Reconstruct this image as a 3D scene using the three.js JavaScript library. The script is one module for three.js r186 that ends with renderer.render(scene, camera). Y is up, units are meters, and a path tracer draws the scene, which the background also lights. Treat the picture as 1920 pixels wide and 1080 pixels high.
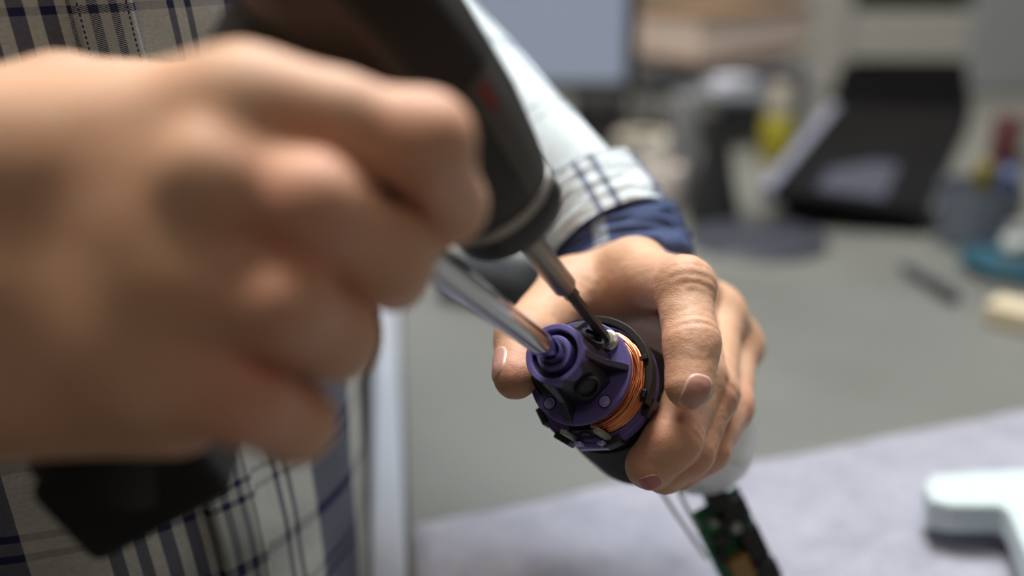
import * as THREE from 'three';
import { RoundedBoxGeometry } from 'three/addons/geometries/RoundedBoxGeometry.js';
import { mergeGeometries, toCreasedNormals } from 'three/addons/utils/BufferGeometryUtils.js';
import { RectAreaLightUniformsLib } from 'three/addons/lights/RectAreaLightUniformsLib.js';
import { ImprovedNoise } from 'three/addons/math/ImprovedNoise.js';

// ------------------------------------------------------------------ camera, light, exposure
const EYE = 0.30, PITCH = THREE.MathUtils.degToRad(20), FOV = 30;
const scene = new THREE.Scene();
const camera = new THREE.PerspectiveCamera(FOV, 16 / 9, 0.02, 20);
camera.position.set(0, EYE, 0);
camera.rotation.set(-PITCH, 0, 0);
camera.focus = 0.333;
camera.userData.fStop = camera.getFocalLength() / 12;       // a 12 mm wide opening
const renderer = new THREE.WebGLRenderer({ antialias: true });
renderer.toneMapping = THREE.LinearToneMapping;
renderer.toneMappingExposure = 1.2;
renderer.shadowMap.enabled = true;
scene.background = new THREE.Color(0, 0, 0);
RectAreaLightUniformsLib.init();
const LAMPS = [
  // name, centre, width, depth, colour, radiance, what it points at
  { at: [0.55, 1.78, -1.25], w: 1.2, d: 0.30, color: [1.0, 0.97, 0.92], power: 13, aim: [0.55, -1, -1.25] },  // ceiling panel out of view, lights the bench from above
  { at: [-0.5, 1.78, -0.60], w: 1.2, d: 0.30, color: [1.0, 0.92, 0.82], power: 25, aim: [-0.5, -1, -0.60] },  // ceiling panel out of view, placed to light the top of the fist
  { at: [0.14, 0.92, -0.70], w: 0.50, d: 0.12, color: [0.86, 0.95, 1.0], power: 36, aim: [0.03, 0.18, -0.45] },  // bench lamp out of view, aimed at the bright left sleeve
  { at: [0.2, 1.78, 0.9], w: 1.2, d: 0.30, color: [1.0, 0.90, 0.78], power: 1.2, aim: [0.2, -1, 0.9] },  // added fill behind the camera, lifts the dark underside of the fist
];

// ------------------------------------------------------------------ small helpers
const V = (x, y, z) => new THREE.Vector3(x, y, z);
const FPX = 540 / Math.tan(THREE.MathUtils.degToRad(FOV / 2));
camera.updateMatrixWorld(true);
const CW = camera.matrixWorld.clone();
const at = (px, py, d) => V((px - 960) / FPX * d, (540 - py) / FPX * d, -d).applyMatrix4(CW);   // a point measured off the photograph at a distance
const camBack = V(0, 0, 1).transformDirection(CW), camRight = V(1, 0, 0).transformDirection(CW), camUp = V(0, 1, 0).transformDirection(CW);
const mm = (px, d) => px / FPX * d;
function onTable(px, py, y = 0) {
  const p = at(px, py, 1), o = camera.position, t = (y - o.y) / (p.y - o.y);
  return o.clone().lerp(p, t);
}
const topY = (base, py) => { const p = base.clone().applyMatrix4(CW.clone().invert()); return at(960, py, -p.z).y; };   // height that reaches a row of the photograph above a base point
let seed = 7;
const rnd = () => { seed = (seed * 1664525 + 1013904223) >>> 0; return seed / 4294967296; };
const noise3 = new ImprovedNoise();
const nz = (x, y, z) => noise3.noise(x + 31.7, y + 11.3, z + 5.1);
const srgb = (r, g, b) => new THREE.Color().setRGB(r / 255, g / 255, b / 255, THREE.SRGBColorSpace);
const used = new Map();
function numbered(n) { const k = used.get(n) ?? 0; used.set(n, k + 1); return k ? `${n}_${String(k).padStart(3, '0')}` : n; }
function tag(o, label, category, group) { o.userData.label = label; if (category) o.userData.category = category; if (group) o.userData.group = group; return o; }
function thing(name, label, category, pos, group) {
  const o = new THREE.Group(); o.name = numbered(name); if (pos) o.position.copy(pos); scene.add(o);
  return tag(o, label, category, group);
}
function mesh(name, geo, m, parent = scene, label) {
  const o = new THREE.Mesh(Array.isArray(geo) ? mergeGeometries(geo.map((g) => clean(g))) : geo, m);
  o.name = parent === scene ? numbered(name) : name; o.castShadow = o.receiveShadow = true; parent.add(o);
  if (label) o.userData.label = label;
  return o;
}
function clean(g) {
  const h = g.index ? g.toNonIndexed() : g;
  for (const k of Object.keys(h.attributes)) if (!['position', 'normal', 'uv'].includes(k)) h.deleteAttribute(k);
  if (!h.attributes.uv) h.setAttribute('uv', new THREE.BufferAttribute(new Float32Array(h.attributes.position.count * 2), 2));
  return h;
}
const structure = (o) => { o.userData.kind = 'structure'; return o; };
const std = (color, roughness = 0.6, metalness = 0, extra = {}) => new THREE.MeshPhysicalMaterial({ color, roughness, metalness, ...extra });
const box = (w, h, d, r = 0.002, x = 0, y = 0, z = 0) => new RoundedBoxGeometry(w, h, d, 2, Math.min(r, w * 0.45, h * 0.45, d * 0.45)).translate(x, y, z);
// profile [[radius, z], ...] turned about z
const outward = (pts) => {   // profiles run so that the turned surface faces outwards
  let v = 0; for (let i = 0; i + 1 < pts.length; i++) { const [r0, z0] = pts[i], [r1, z1] = pts[i + 1]; v += (r0 * r0 + r0 * r1 + r1 * r1) * (z1 - z0); }
  return v < -1e-14 || (Math.abs(v) <= 1e-14 && pts[0][0] < pts[pts.length - 1][0]) ? [...pts].reverse() : pts;
};
const turned = (pts, seg = 64, a0 = 0, a1 = Math.PI * 2) => new THREE.LatheGeometry(outward(pts).map(([r, z]) => new THREE.Vector2(Math.max(r, 1e-6), z)), seg, a0, a1).rotateX(Math.PI / 2);
const turnedCrisp = (pts, seg, ang = 0.5) => toCreasedNormals(turned(pts, seg), ang);
const turnedY = (pts, seg = 48, ang = 0.6) => toCreasedNormals(new THREE.LatheGeometry(outward(pts).map(([r, y]) => new THREE.Vector2(Math.max(r, 1e-6), y)), seg), ang);
const tubeOf = (pts, r, seg = 24, rs = 10) => new THREE.TubeGeometry(new THREE.CatmullRomCurve3(pts), seg, r, rs);
function alongTo(o, from, to) { o.position.copy(from); o.quaternion.setFromUnitVectors(V(0, 0, 1), to.clone().sub(from).normalize()); return o; }
// a solid from four top corners (any order round the face), pushed along a vector
function slab4(c, push) {
  const p = [...c, ...c.map((q) => q.clone().add(push))], f = [[0, 1, 2, 3], [7, 6, 5, 4], [0, 4, 5, 1], [1, 5, 6, 2], [2, 6, 7, 3], [3, 7, 4, 0]];
  const pos = [], uv = [];
  for (const q of f) for (const k of [0, 1, 2, 0, 2, 3]) { pos.push(...p[q[k]].toArray()); uv.push(k === 1 || k === 2 ? 1 : 0, k >= 2 ? 1 : 0); }
  const g = new THREE.BufferGeometry();
  g.setAttribute('position', new THREE.Float32BufferAttribute(pos, 3)); g.setAttribute('uv', new THREE.Float32BufferAttribute(uv, 2));
  g.computeVertexNormals();
  return g;
}
function dataTexture(n, m, fn, color = true, repeat = [1, 1]) {
  const d = new Uint8Array(n * m * 4);
  for (let y = 0; y < m; y++) for (let x = 0; x < n; x++) {
    const c = fn(x / n, y / m, x, y), i = (y * n + x) * 4;
    for (let k = 0; k < 3; k++) d[i + k] = Math.max(0, Math.min(255, Array.isArray(c) ? c[k] : c));
    d[i + 3] = 255;
  }
  const t = new THREE.DataTexture(d, n, m); t.wrapS = t.wrapT = THREE.RepeatWrapping; t.magFilter = THREE.LinearFilter; t.minFilter = THREE.LinearMipmapLinearFilter;
  t.generateMipmaps = true; if (color) t.colorSpace = THREE.SRGBColorSpace; t.repeat.set(...repeat); t.needsUpdate = true;
  return t;
}
// tileable value noise
function tileNoise(n, s) {
  const g = []; let q = s * 977 + 13; const r = () => { q = (q * 1103515245 + 12345) & 0x7fffffff; return q / 0x7fffffff; };
  for (let i = 0; i < n * n; i++) g.push(r());
  return (u, v) => {
    const x = u * n, y = v * n, i = Math.floor(x), j = Math.floor(y), fx = x - i, fy = y - j, sx = fx * fx * (3 - 2 * fx), sy = fy * fy * (3 - 2 * fy);
    const G = (a, b) => g[((b % n) + n) % n * n + ((a % n) + n) % n];
    return (G(i, j) * (1 - sx) + G(i + 1, j) * sx) * (1 - sy) + (G(i, j + 1) * (1 - sx) + G(i + 1, j + 1) * sx) * sy;
  };
}

// ------------------------------------------------------------------ distance fields and their meshing
const smin = (a, b, k) => { const h = Math.max(k - Math.abs(a - b), 0) / k; return Math.min(a, b) - h * h * k * 0.25; };
function bone(a, b, ra, rb) {
  const ax = a.x, ay = a.y, az = a.z, dx = b.x - ax, dy = b.y - ay, dz = b.z - az, L = dx * dx + dy * dy + dz * dz || 1e-12;
  return (x, y, z) => {
    const px = x - ax, py = y - ay, pz = z - az; let t = (px * dx + py * dy + pz * dz) / L; t = t < 0 ? 0 : t > 1 ? 1 : t;
    const qx = px - t * dx, qy = py - t * dy, qz = pz - t * dz;
    return Math.sqrt(qx * qx + qy * qy + qz * qz) - (ra + (rb - ra) * t);
  };
}
// joints [[Vector3, radius], ...] -> one limb
function chain(js, k = 0.003) {
  const b = []; for (let i = 0; i + 1 < js.length; i++) b.push(bone(js[i][0], js[i + 1][0], js[i][1], js[i + 1][1]));
  return (x, y, z) => { let d = b[0](x, y, z); for (let i = 1; i < b.length; i++) d = smin(d, b[i](x, y, z), k); return d; };
}
function surfaceNets(f, lo, hi, h) {
  const n = [0, 1, 2].map((k) => Math.ceil((hi.getComponent(k) - lo.getComponent(k)) / h) + 1), [nx, ny, nzz] = n;
  const F = new Float32Array(nx * ny * nzz), B = 6;
  for (let k = 0; k < nzz; k += B) for (let j = 0; j < ny; j += B) for (let i = 0; i < nx; i += B) {
    const c = f(lo.x + (i + B / 2 - 0.5) * h, lo.y + (j + B / 2 - 0.5) * h, lo.z + (k + B / 2 - 0.5) * h), far = Math.abs(c) > B * h * 1.3;
    for (let kk = k; kk < Math.min(k + B, nzz); kk++) for (let jj = j; jj < Math.min(j + B, ny); jj++) for (let ii = i; ii < Math.min(i + B, nx); ii++)
      F[(kk * ny + jj) * nx + ii] = far ? c : f(lo.x + ii * h, lo.y + jj * h, lo.z + kk * h);
  }
  const id = new Int32Array(nx * ny * nzz).fill(-1), pos = [], idx = [], sx = 1, sy = nx, sz = nx * ny;
  for (let k = 0; k < nzz - 1; k++) for (let j = 0; j < ny - 1; j++) for (let i = 0; i < nx - 1; i++) {
    const o = (k * ny + j) * nx + i; let m = 0, cx = 0, cy = 0, cz = 0, c = 0;
    for (let q = 0; q < 8; q++) if (F[o + (q & 1) * sx + (q >> 1 & 1) * sy + (q >> 2) * sz] < 0) m |= 1 << q;
    if (m === 0 || m === 255) continue;
    for (let q = 0; q < 8; q++) for (let e = 1; e < 8; e <<= 1) {
      if (q & e) continue; const r = q | e; if (!((m >> q ^ m >> r) & 1)) continue;
      const a = F[o + (q & 1) * sx + (q >> 1 & 1) * sy + (q >> 2) * sz], b = F[o + (r & 1) * sx + (r >> 1 & 1) * sy + (r >> 2) * sz], t = a / (a - b);
      cx += (q & 1) + (e === 1 ? t : 0); cy += (q >> 1 & 1) + (e === 2 ? t : 0); cz += (q >> 2) + (e === 4 ? t : 0); c++;
    }
    id[o] = pos.length / 3;
    pos.push(lo.x + (i + cx / c) * h, lo.y + (j + cy / c) * h, lo.z + (k + cz / c) * h);
  }
  const quad = (a, b, c, d, flip) => { if (a < 0 || b < 0 || c < 0 || d < 0) return; flip ? idx.push(a, c, b, a, d, c) : idx.push(a, b, c, a, c, d); };
  for (let k = 1; k < nzz - 1; k++) for (let j = 1; j < ny - 1; j++) for (let i = 1; i < nx - 1; i++) {
    const o = (k * ny + j) * nx + i, s = F[o] < 0;
    if (s !== F[o + sx] < 0) quad(id[o - sy - sz], id[o - sz], id[o], id[o - sy], !s);
    if (s !== F[o + sy] < 0) quad(id[o - sx - sz], id[o - sx], id[o], id[o - sz], !s);
    if (s !== F[o + sz] < 0) quad(id[o - sx - sy], id[o - sy], id[o], id[o - sx], !s);
  }
  const P = new Float32Array(pos), N = new Float32Array(pos.length), e = h * 0.6;
  for (let i = 0; i < P.length; i += 3) {
    const x = P[i], y = P[i + 1], z = P[i + 2];
    // pull the vertex onto the surface, then take the slope there
    let gx = f(x + e, y, z) - f(x - e, y, z), gy = f(x, y + e, z) - f(x, y - e, z), gz = f(x, y, z + e) - f(x, y, z - e); const l = Math.hypot(gx, gy, gz) || 1;
    gx /= l; gy /= l; gz /= l; const d = Math.max(-h, Math.min(h, f(x, y, z)));
    P[i] -= gx * d; P[i + 1] -= gy * d; P[i + 2] -= gz * d; N[i] = gx; N[i + 1] = gy; N[i + 2] = gz;
  }
  const g = new THREE.BufferGeometry();
  g.setAttribute('position', new THREE.BufferAttribute(P, 3)); g.setAttribute('normal', new THREE.BufferAttribute(N, 3)); g.setIndex(idx);
  return g;
}
function boxUV(g, s) {
  const p = g.attributes.position, n = g.attributes.normal, uv = new Float32Array(p.count * 2);
  for (let i = 0; i < p.count; i++) {
    const ax = Math.abs(n.getX(i)), ay = Math.abs(n.getY(i)), az = Math.abs(n.getZ(i));
    const [a, b] = ax > ay && ax > az ? [p.getZ(i), p.getY(i)] : ay > az ? [p.getX(i), p.getZ(i)] : [p.getX(i), p.getY(i)];
    uv[i * 2] = a / s; uv[i * 2 + 1] = b / s;
  }
  g.setAttribute('uv', new THREE.BufferAttribute(uv, 2));
  return g;
}
function merged(gs) {   // indexed merge that keeps colours
  return mergeGeometries(gs);
}

// ------------------------------------------------------------------ materials
const nA = tileNoise(8, 1), nB = tileNoise(32, 2), nC = tileNoise(128, 3), nD = tileNoise(256, 4);
const skinBump = dataTexture(512, 512, (u, v) => 255 * (0.25 * nC(u, v) + 0.45 * nD(u, v) + 0.3 * nB(u, v)), false);
const skinRough = dataTexture(256, 256, (u, v) => 150 + 60 * nB(u, v) + 40 * nC(u, v), false);
const toweBump = dataTexture(512, 512, (u, v) => 255 * (0.2 * nA(u, v) + 0.3 * nC(u, v) + 0.5 * nD(u, v)), false);
const grain = dataTexture(512, 512, (u, v) => 255 * (0.35 * nC(u, v) + 0.65 * nD(u, v)), false);
const M = {
  skin: new THREE.MeshPhysicalMaterial({ color: 0xffffff, vertexColors: true, roughness: 0.52, bumpMap: skinBump, bumpScale: 0.00016, sheen: 0.25, sheenColor: new THREE.Color(1, 0.75, 0.6), sheenRoughness: 0.5 }),
  nail: std(0xffffff, 0.34, 0, { vertexColors: true, clearcoat: 0.3, clearcoatRoughness: 0.3 }),
  purple: std(srgb(104, 93, 158), 0.5, 0.2, { bumpMap: grain, bumpScale: 0.00004 }),
  shadedPurple: std(srgb(36, 32, 46), 0.45, 0.0),  // darker copy of the purple, with the shade of side faces put in
  black: std(srgb(20, 19, 20), 0.5),
  satinBlack: std(srgb(30, 28, 28), 0.42),
  cup: std(srgb(30, 29, 30), 0.65, 0, { specularIntensity: 0.5 }),
  chrome: std(srgb(205, 206, 214), 0.07, 1.0),
  steel: std(srgb(150, 146, 140), 0.32, 1.0),
  bitSteel: std(srgb(70, 66, 64), 0.38, 0.8),
  zinc: std(srgb(225, 222, 215), 0.32, 1.0),
  lavender: std(srgb(184, 172, 240), 0.3, 0.2),  // lavender reflection on the metal put into the base colour
  copper: std(srgb(240, 158, 112), 0.3, 1.0),
  white: std(srgb(226, 224, 222), 0.36, 0, { clearcoat: 0.25, clearcoatRoughness: 0.3 }),
  wire: std(srgb(196, 196, 186), 0.5),
  pcb: std(srgb(18, 104, 66), 0.4),
};

// ================================================================== ROOM
const ROOM = { x0: -1.9, x1: 2.3, z0: -3.0, z1: 1.6, y0: -0.76, y1: 1.86 };
{
  const wallM = std(srgb(150, 148, 142), 0.9, 0, { bumpMap: grain, bumpScale: 0.0004 }), T = 0.1;
  const cx = (ROOM.x0 + ROOM.x1) / 2, cz = (ROOM.z0 + ROOM.z1) / 2, w = ROOM.x1 - ROOM.x0, d = ROOM.z1 - ROOM.z0, h = ROOM.y1 - ROOM.y0, cy = (ROOM.y0 + ROOM.y1) / 2;
  const B = (name, m, ...a) => structure(mesh(name, new THREE.BoxGeometry(a[0], a[1], a[2]).translate(a[3], a[4], a[5]), m));
  B('floor', std(srgb(58, 54, 50), 0.7), w + 2 * T, T, d + 2 * T, cx, ROOM.y0 - T / 2, cz);
  B('ceiling', std(srgb(214, 212, 206), 0.95), w + 2 * T, T, d + 2 * T, cx, ROOM.y1 + T / 2, cz);
  B('wall_back', wallM, w + 2 * T, h, T, cx, cy, ROOM.z0 - T / 2);
  B('unseen_front_wall', std(srgb(96, 92, 88), 0.9), w + 2 * T, h, T, cx, cy, ROOM.z1 + T / 2);  // out of view, kept dark to hold back bounced light
  B('wall_left', wallM, T, h, d, ROOM.x0 - T / 2, cy, cz);
  B('wall_right', wallM, T, h, d, ROOM.x1 + T / 2, cy, cz);
}
LAMPS.forEach((l, i) => {
  const isBench = i === 2, pos = V(...l.at), aim = V(...l.aim);
  const g = thing(isBench ? 'unseen_bench_lamp' : 'unseen_ceiling_light', isBench ? 'unseen white bench lamp head on a thin arm lighting the left sleeve' : i === 3 ? 'added dim warm fill light panel near the front wall' : i ? 'unseen warm white ceiling light panel lighting the person from above' : 'unseen cool white ceiling light panel lighting the workbench', 'lamp', pos);
  g.up.set(0, 0, 1); g.lookAt(aim);                        // local +z faces what it lights
  const housing = std(srgb(232, 232, 230), 0.5);
  const fr = [box(l.w + 0.05, 0.025, 0.045, 0.004, 0, l.d / 2 + 0.0125, -0.005), box(l.w + 0.05, 0.025, 0.045, 0.004, 0, -l.d / 2 - 0.0125, -0.005), box(0.025, l.d, 0.045, 0.004, l.w / 2 + 0.0125, 0, -0.005), box(0.025, l.d, 0.045, 0.004, -l.w / 2 - 0.0125, 0, -0.005), box(l.w, l.d, 0.012, 0.002, 0, 0, -0.02)];
  mesh('frame', fr, housing, g);
  const col = new THREE.Color().setRGB(...l.color);
  mesh('diffuser', box(l.w, l.d, 0.006, 0.001, 0, 0, -0.006), new THREE.MeshStandardMaterial({ color: 0xffffff, emissive: col, emissiveIntensity: 1.6, roughness: 0.8 }), g);
  const r = new THREE.RectAreaLight(col, l.power, l.w, l.d); r.name = 'unseen_lamp_light'; r.position.copy(pos).addScaledVector(aim.clone().sub(pos).normalize(), 0.012); r.up.set(0, 0, 1); r.lookAt(aim); scene.add(r);
  if (isBench) {
    g.updateMatrixWorld(true);
    const inv = g.matrixWorld.clone().invert(), P = (v) => v.clone().applyMatrix4(inv);
    mesh('arm', tubeOf([P(V(0.15, 0.95, -0.72)), P(V(0.35, 1.03, -0.73)), P(V(0.8, 1.02, -0.75)), P(V(1.05, 0.7, -0.9)), P(V(1.05, 0.02, -0.9))], 0.009, 40), housing, g);
    mesh('clamp', tubeOf([P(V(1.05, 0.05, -0.9)), P(V(1.05, 0.002, -0.9))], 0.028, 4, 20), housing, g);
  }
});

// ================================================================== WORKBENCH, TOWEL AND WHAT LIES THERE
const e0 = onTable(690, 1080), e1 = onTable(700, 600), edge = e1.clone().sub(e0).normalize(), right = V(-edge.z, 0, edge.x);   // edge runs away from the camera, right points into the bench
{
  const g = thing('workbench', 'long grey topped workbench with a white left edge', 'workbench', e0.clone());
  g.rotation.y = Math.atan2(-edge.x, -edge.z);              // local -z runs along the edge, local +x into the bench
  const lam = std(srgb(158, 161, 170), 0.45), legM = std(srgb(120, 120, 122), 0.5, 0.3);
  const strip = mm(75, 0.5), W = 2.0, near = 1.1, far = -2.36;
  mesh('edge_strip', box(strip, 0.036, near - far, 0.004, strip / 2, -0.018, (near + far) / 2), lam, g, 'white edge of the bench');
  const topM = std(srgb(112, 112, 107), 0.4, 0, { bumpMap: grain, bumpScale: 0.00012, roughnessMap: dataTexture(256, 256, (u, v) => 90 + 90 * nA(u, v) + 40 * nC(u, v), false) });
  topM.roughness = 0.75;
  const top = box(W - strip, 0.036, near - far, 0.003, (W + strip) / 2 + 0.0005, -0.018, (near + far) / 2);
  mesh('worktop', boxUV(top, 0.5), topM, g);
  for (const [x, z] of [[0.06, near - 0.1], [0.06, far + 0.1], [W - 0.08, near - 0.1], [W - 0.08, far + 0.1]]) mesh('leg', box(0.06, 0.72, 0.06, 0.004, x, -0.398, z), legM, g);
}
const towelTop = 0.006;
{ // terry towel
  const A = onTable(775, 990), B = onTable(1960, 768), C = onTable(812, 1400), along = B.clone().sub(A), down = C.clone().sub(A);
  const NX = 150, NY = 90, pos = [], uv = [], idx = [], L = along.length() * 1.25, D = down.length() * 1.3, au = along.clone().normalize(), du = down.clone().normalize();
  const H = (u, v) => {
    const e = Math.min(u, 1 - u) * L, q = Math.min(v, 1 - v) * D, roll = Math.min(1, Math.min(e, q) / 0.006);
    return 0.0012 + towelTop * 0.8 * Math.sqrt(roll) + 0.0011 * nz(u * 9, v * 9, 1) + 0.0006 * nz(u * 30, v * 25, 4) + (roll < 1 ? 0 : 0.0004 * nz(u * 120, v * 90, 9));
  };
  for (let j = 0; j <= NY; j++) for (let i = 0; i <= NX; i++) {
    const u = i / NX, v = j / NY, w = 0.004 * nz(u * 6, v * 6, 7), p = A.clone().addScaledVector(au, u * L).addScaledVector(du, v * D + w);
    pos.push(p.x, H(u, v), p.z); uv.push(u * L / 0.09, v * D / 0.09);
  }
  const top = pos.length / 3;
  for (let j = 0; j <= NY; j++) for (let i = 0; i <= NX; i++) { const o = (j * (NX + 1) + i) * 3; pos.push(pos[o], 0.0006, pos[o + 2]); uv.push(0, 0); }
  const at2 = (i, j) => j * (NX + 1) + i;
  for (let j = 0; j < NY; j++) for (let i = 0; i < NX; i++) {
    const a = at2(i, j), b = at2(i + 1, j), c = at2(i + 1, j + 1), d = at2(i, j + 1);
    idx.push(a, d, c, a, c, b, top + a, top + c, top + d, top + a, top + b, top + c);
  }
  for (let i = 0; i < NX; i++) for (const [a, b] of [[at2(i + 1, 0), at2(i, 0)], [at2(i, NY), at2(i + 1, NY)]]) idx.push(a, b, top + b, a, top + b, top + a);
  for (let j = 0; j < NY; j++) for (const [a, b] of [[at2(0, j), at2(0, j + 1)], [at2(NX, j + 1), at2(NX, j)]]) idx.push(a, b, top + b, a, top + b, top + a);
  const g = new THREE.BufferGeometry(); g.setAttribute('position', new THREE.Float32BufferAttribute(pos, 3)); g.setAttribute('uv', new THREE.Float32BufferAttribute(uv, 2)); g.setIndex(idx); g.computeVertexNormals();
  const mott = dataTexture(512, 512, (u, v) => { const t = 0.35 * nA(u, v) + 0.3 * nB(u, v) + 0.35 * nC(u, v); return [146 + 42 * t, 145 + 42 * t, 160 + 38 * t]; });
  tag(mesh('towel', g, std(0xffffff, 0.95, 0, { map: mott, bumpMap: toweBump, bumpScale: 0.0012, sheen: 0.4, sheenColor: new THREE.Color(0.9, 0.9, 1), sheenRoughness: 0.6 })), 'pale lilac white terry towel spread over the front of the workbench', 'towel');
}
{ // white bracket on the towel
  const bracketM = std(srgb(196, 208, 210), 0.45);
  const y = 0.031, g0 = onTable(1748, 905, y), P = (px, py) => { const p = onTable(px, py, y); return new THREE.Vector2(p.x - g0.x, -(p.z - g0.z)); };
  const out = [P(1752, 893), P(1742, 912), P(1752, 936), P(1785, 944), P(1880, 945), P(1900, 960), P(1960, 1110), P(2060, 1110), P(2030, 930), P(2240, 922), P(2240, 872), P(1900, 884)];
  const sh = new THREE.Shape(out), g = new THREE.ExtrudeGeometry(sh, { depth: 0.011, bevelEnabled: true, bevelThickness: 0.0025, bevelSize: 0.002, bevelSegments: 3 }).rotateX(-Math.PI / 2);
  const t = thing('plastic_bracket', 'white plastic bracket lying on the towel', 'bracket', V(g0.x, towelTop - 0.0005, g0.z));
  g.translate(0, 0.0125, 0);
  mesh('arm', g, bracketM, t);
  const gr = P(1985, 985), boss = turnedY([[0.0001, 0.025], [0.006, 0.025], [0.0065, 0.028], [0.0085, 0.0285], [0.009, 0.024], [0.009, 0.0003], [0.0001, 0.0003]], 24).translate(gr.x, 0, -gr.y), f2 = P(2160, 897);
  mesh('foot', turnedY([[0.0001, 0.0003], [0.007, 0.0003], [0.0065, 0.013], [0.0001, 0.013]], 24).translate(f2.x, 0, -f2.y), bracketM, t);
  mesh('boss', boss, bracketM, t);
}

// ================================================================== BACKGROUND THINGS ON THE BENCH
{ // monitor, its screen lit
  const d = 1.16, br = at(1190, 172, d), bl = at(640, 172, d), w = br.distanceTo(bl), h = w * 0.6, foot = V((br.x + bl.x) / 2, 0, br.z);
  const t = thing('monitor', 'wide monitor with a pale lit screen and black frame behind the drill', 'monitor', foot), y0 = br.y, fr = 0.012;
  mesh('bezel', [box(w, fr, 0.022, 0.003, 0, y0 + fr / 2, 0), box(w, fr, 0.022, 0.003, 0, y0 + h - fr / 2, 0), box(fr, h, 0.022, 0.003, w / 2 - fr / 2, y0 + h / 2, 0), box(fr, h, 0.022, 0.003, -w / 2 + fr / 2, y0 + h / 2, 0), box(w, h, 0.014, 0.003, 0, y0 + h / 2, -0.012)], M.satinBlack, t);
  mesh('screen', box(w - 2 * fr, h - 2 * fr, 0.004, 0.0005, 0, y0 + h / 2, 0), new THREE.MeshStandardMaterial({ color: 0x202022, roughness: 0.5, emissive: srgb(170, 180, 200), emissiveIntensity: 0.46 }), t);
  mesh('neck', box(0.05, y0 + 0.06, 0.02, 0.004, 0, (y0 + 0.06) / 2, -0.03), M.satinBlack, t);
  mesh('foot', turnedY([[0.0001, 0.016], [0.06, 0.014], [0.085, 0.006], [0.086, 0.0005], [0.0001, 0.0005]], 40), M.satinBlack, t);
  const L = new THREE.RectAreaLight(srgb(170, 180, 200), 0.5, w - 2 * fr, h - 2 * fr); L.name = 'screen_light'; L.position.set(foot.x, y0 + h / 2, foot.z + 0.012); L.lookAt(foot.x, y0 + h / 2, foot.z + 1); scene.add(L);
}
{ // black box over the dark area in front of the monitor's foot
  const c = onTable(1118, 268), h = topY(c, 176), t = thing('dark_box', 'black speaker box standing in front of the monitor frame', 'equipment', c);
  mesh('case', box(0.062, h, 0.05, 0.005, 0, h / 2 + 0.0006, 0), std(srgb(22, 21, 22), 0.7), t);
  mesh('front_disc', turnedCrisp([[0.0001, 0.0018], [0.022, 0.001], [0.025, 0.002], [0.0265, 0]], 36).translate(0, h * 0.5, 0.025), std(srgb(36, 35, 36), 0.6), t);
}
{ // shelf riser with a carton and paper
  const d = 1.42, a = at(1205, 118, d), b = at(1452, 62, d), y = at(1330, 92, d).y;
  const cx = (a.x + b.x) / 2, t = thing('desk_rack', 'grey two level desk rack standing behind the lamp foot', 'rack', V(cx, 0, a.z)), m = std(srgb(96, 96, 98), 0.5, 0.2);
  const w = 0.21, dep = 0.2, lower = at(1330, 146, d).y;
  for (const yy of [y - 0.012, lower - 0.012]) mesh('shelf', box(w, 0.006, dep, 0.002, 0, yy, 0), m, t);
  for (const [sx, sz] of [[-1, 1], [1, 1], [-1, -1], [1, -1]]) mesh('post', box(0.012, y, 0.012, 0.003, sx * (w / 2 - 0.006), y / 2, sz * (dep / 2 - 0.006)), m, t);
  const c = thing('carton', 'flat brown and cream carton on top of the desk rack', 'box', V(cx, y - 0.0085, a.z));
  c.rotation.y = 0.7; c.position.y += 0.004;
  mesh('box_body', box(0.22, 0.055, 0.15, 0.003, 0, 0.0275, 0), std(srgb(196, 178, 166), 0.8), c);
  mesh('box_lid', box(0.224, 0.009, 0.154, 0.003, 0, 0.058, 0), std(srgb(122, 98, 74), 0.8), c);
  mesh('box_edge', box(0.224, 0.007, 0.154, 0.002, 0, 0.0045, 0), std(srgb(112, 84, 54), 0.8), c);
  const p = thing('paper_stack', 'stack of white paper on the lower level of the desk rack', 'paper', V(cx + 0.008, lower - 0.0088, a.z + 0.012));
  p.rotation.y = 0.7;
  for (let k = 0; k < 5; k++) { const s = mesh('sheet', box(0.17, 0.005, 0.17, 0.0008, 0.003 * (rnd() - 0.5), 0.0026 + k * 0.0052, 0.004 * (rnd() - 0.5)), std(srgb(222, 224, 236), 0.8), p); s.rotation.y = 0.05 * (rnd() - 0.5); }
}
{ // lamp or instrument stand: dark base disc, cone, column
  const c = onTable(1420, 452), t = thing('instrument_stand', 'black stand with round foot and tapered column beside the sleeve', 'stand', c.clone());
  const r = mm(130, Math.hypot(c.x, c.z, EYE) * 0.98);
  mesh('base', turnedY([[0.0001, 0.012], [r * 0.7, 0.0105], [r * 0.95, 0.006], [r, 0.002], [r * 0.98, 0.0006], [0.0001, 0.0006]], 64), std(srgb(58, 60, 68), 0.35), t);
  const s = onTable(1335, 420), o = s.clone().sub(c).setY(0);
  mesh('cone', turnedY([[0.026, 0.008], [0.025, 0.016], [0.017, 0.05], [0.011, 0.085], [0.0095, 0.10], [0.0001, 0.10]], 40).translate(o.x, 0, o.z), std(srgb(26, 26, 28), 0.5), t);
  const ty = topY(s, 186);
  mesh('column', box(0.034, ty - 0.09, 0.03, 0.004, o.x + 0.018, (ty + 0.09) / 2, o.z - 0.01), std(srgb(30, 28, 30), 0.5), t);
  mesh('head_block', box(0.05, 0.012, 0.036, 0.004, o.x + 0.016, ty + 0.006, o.z - 0.01), std(srgb(84, 86, 90), 0.5), t);
}
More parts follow.
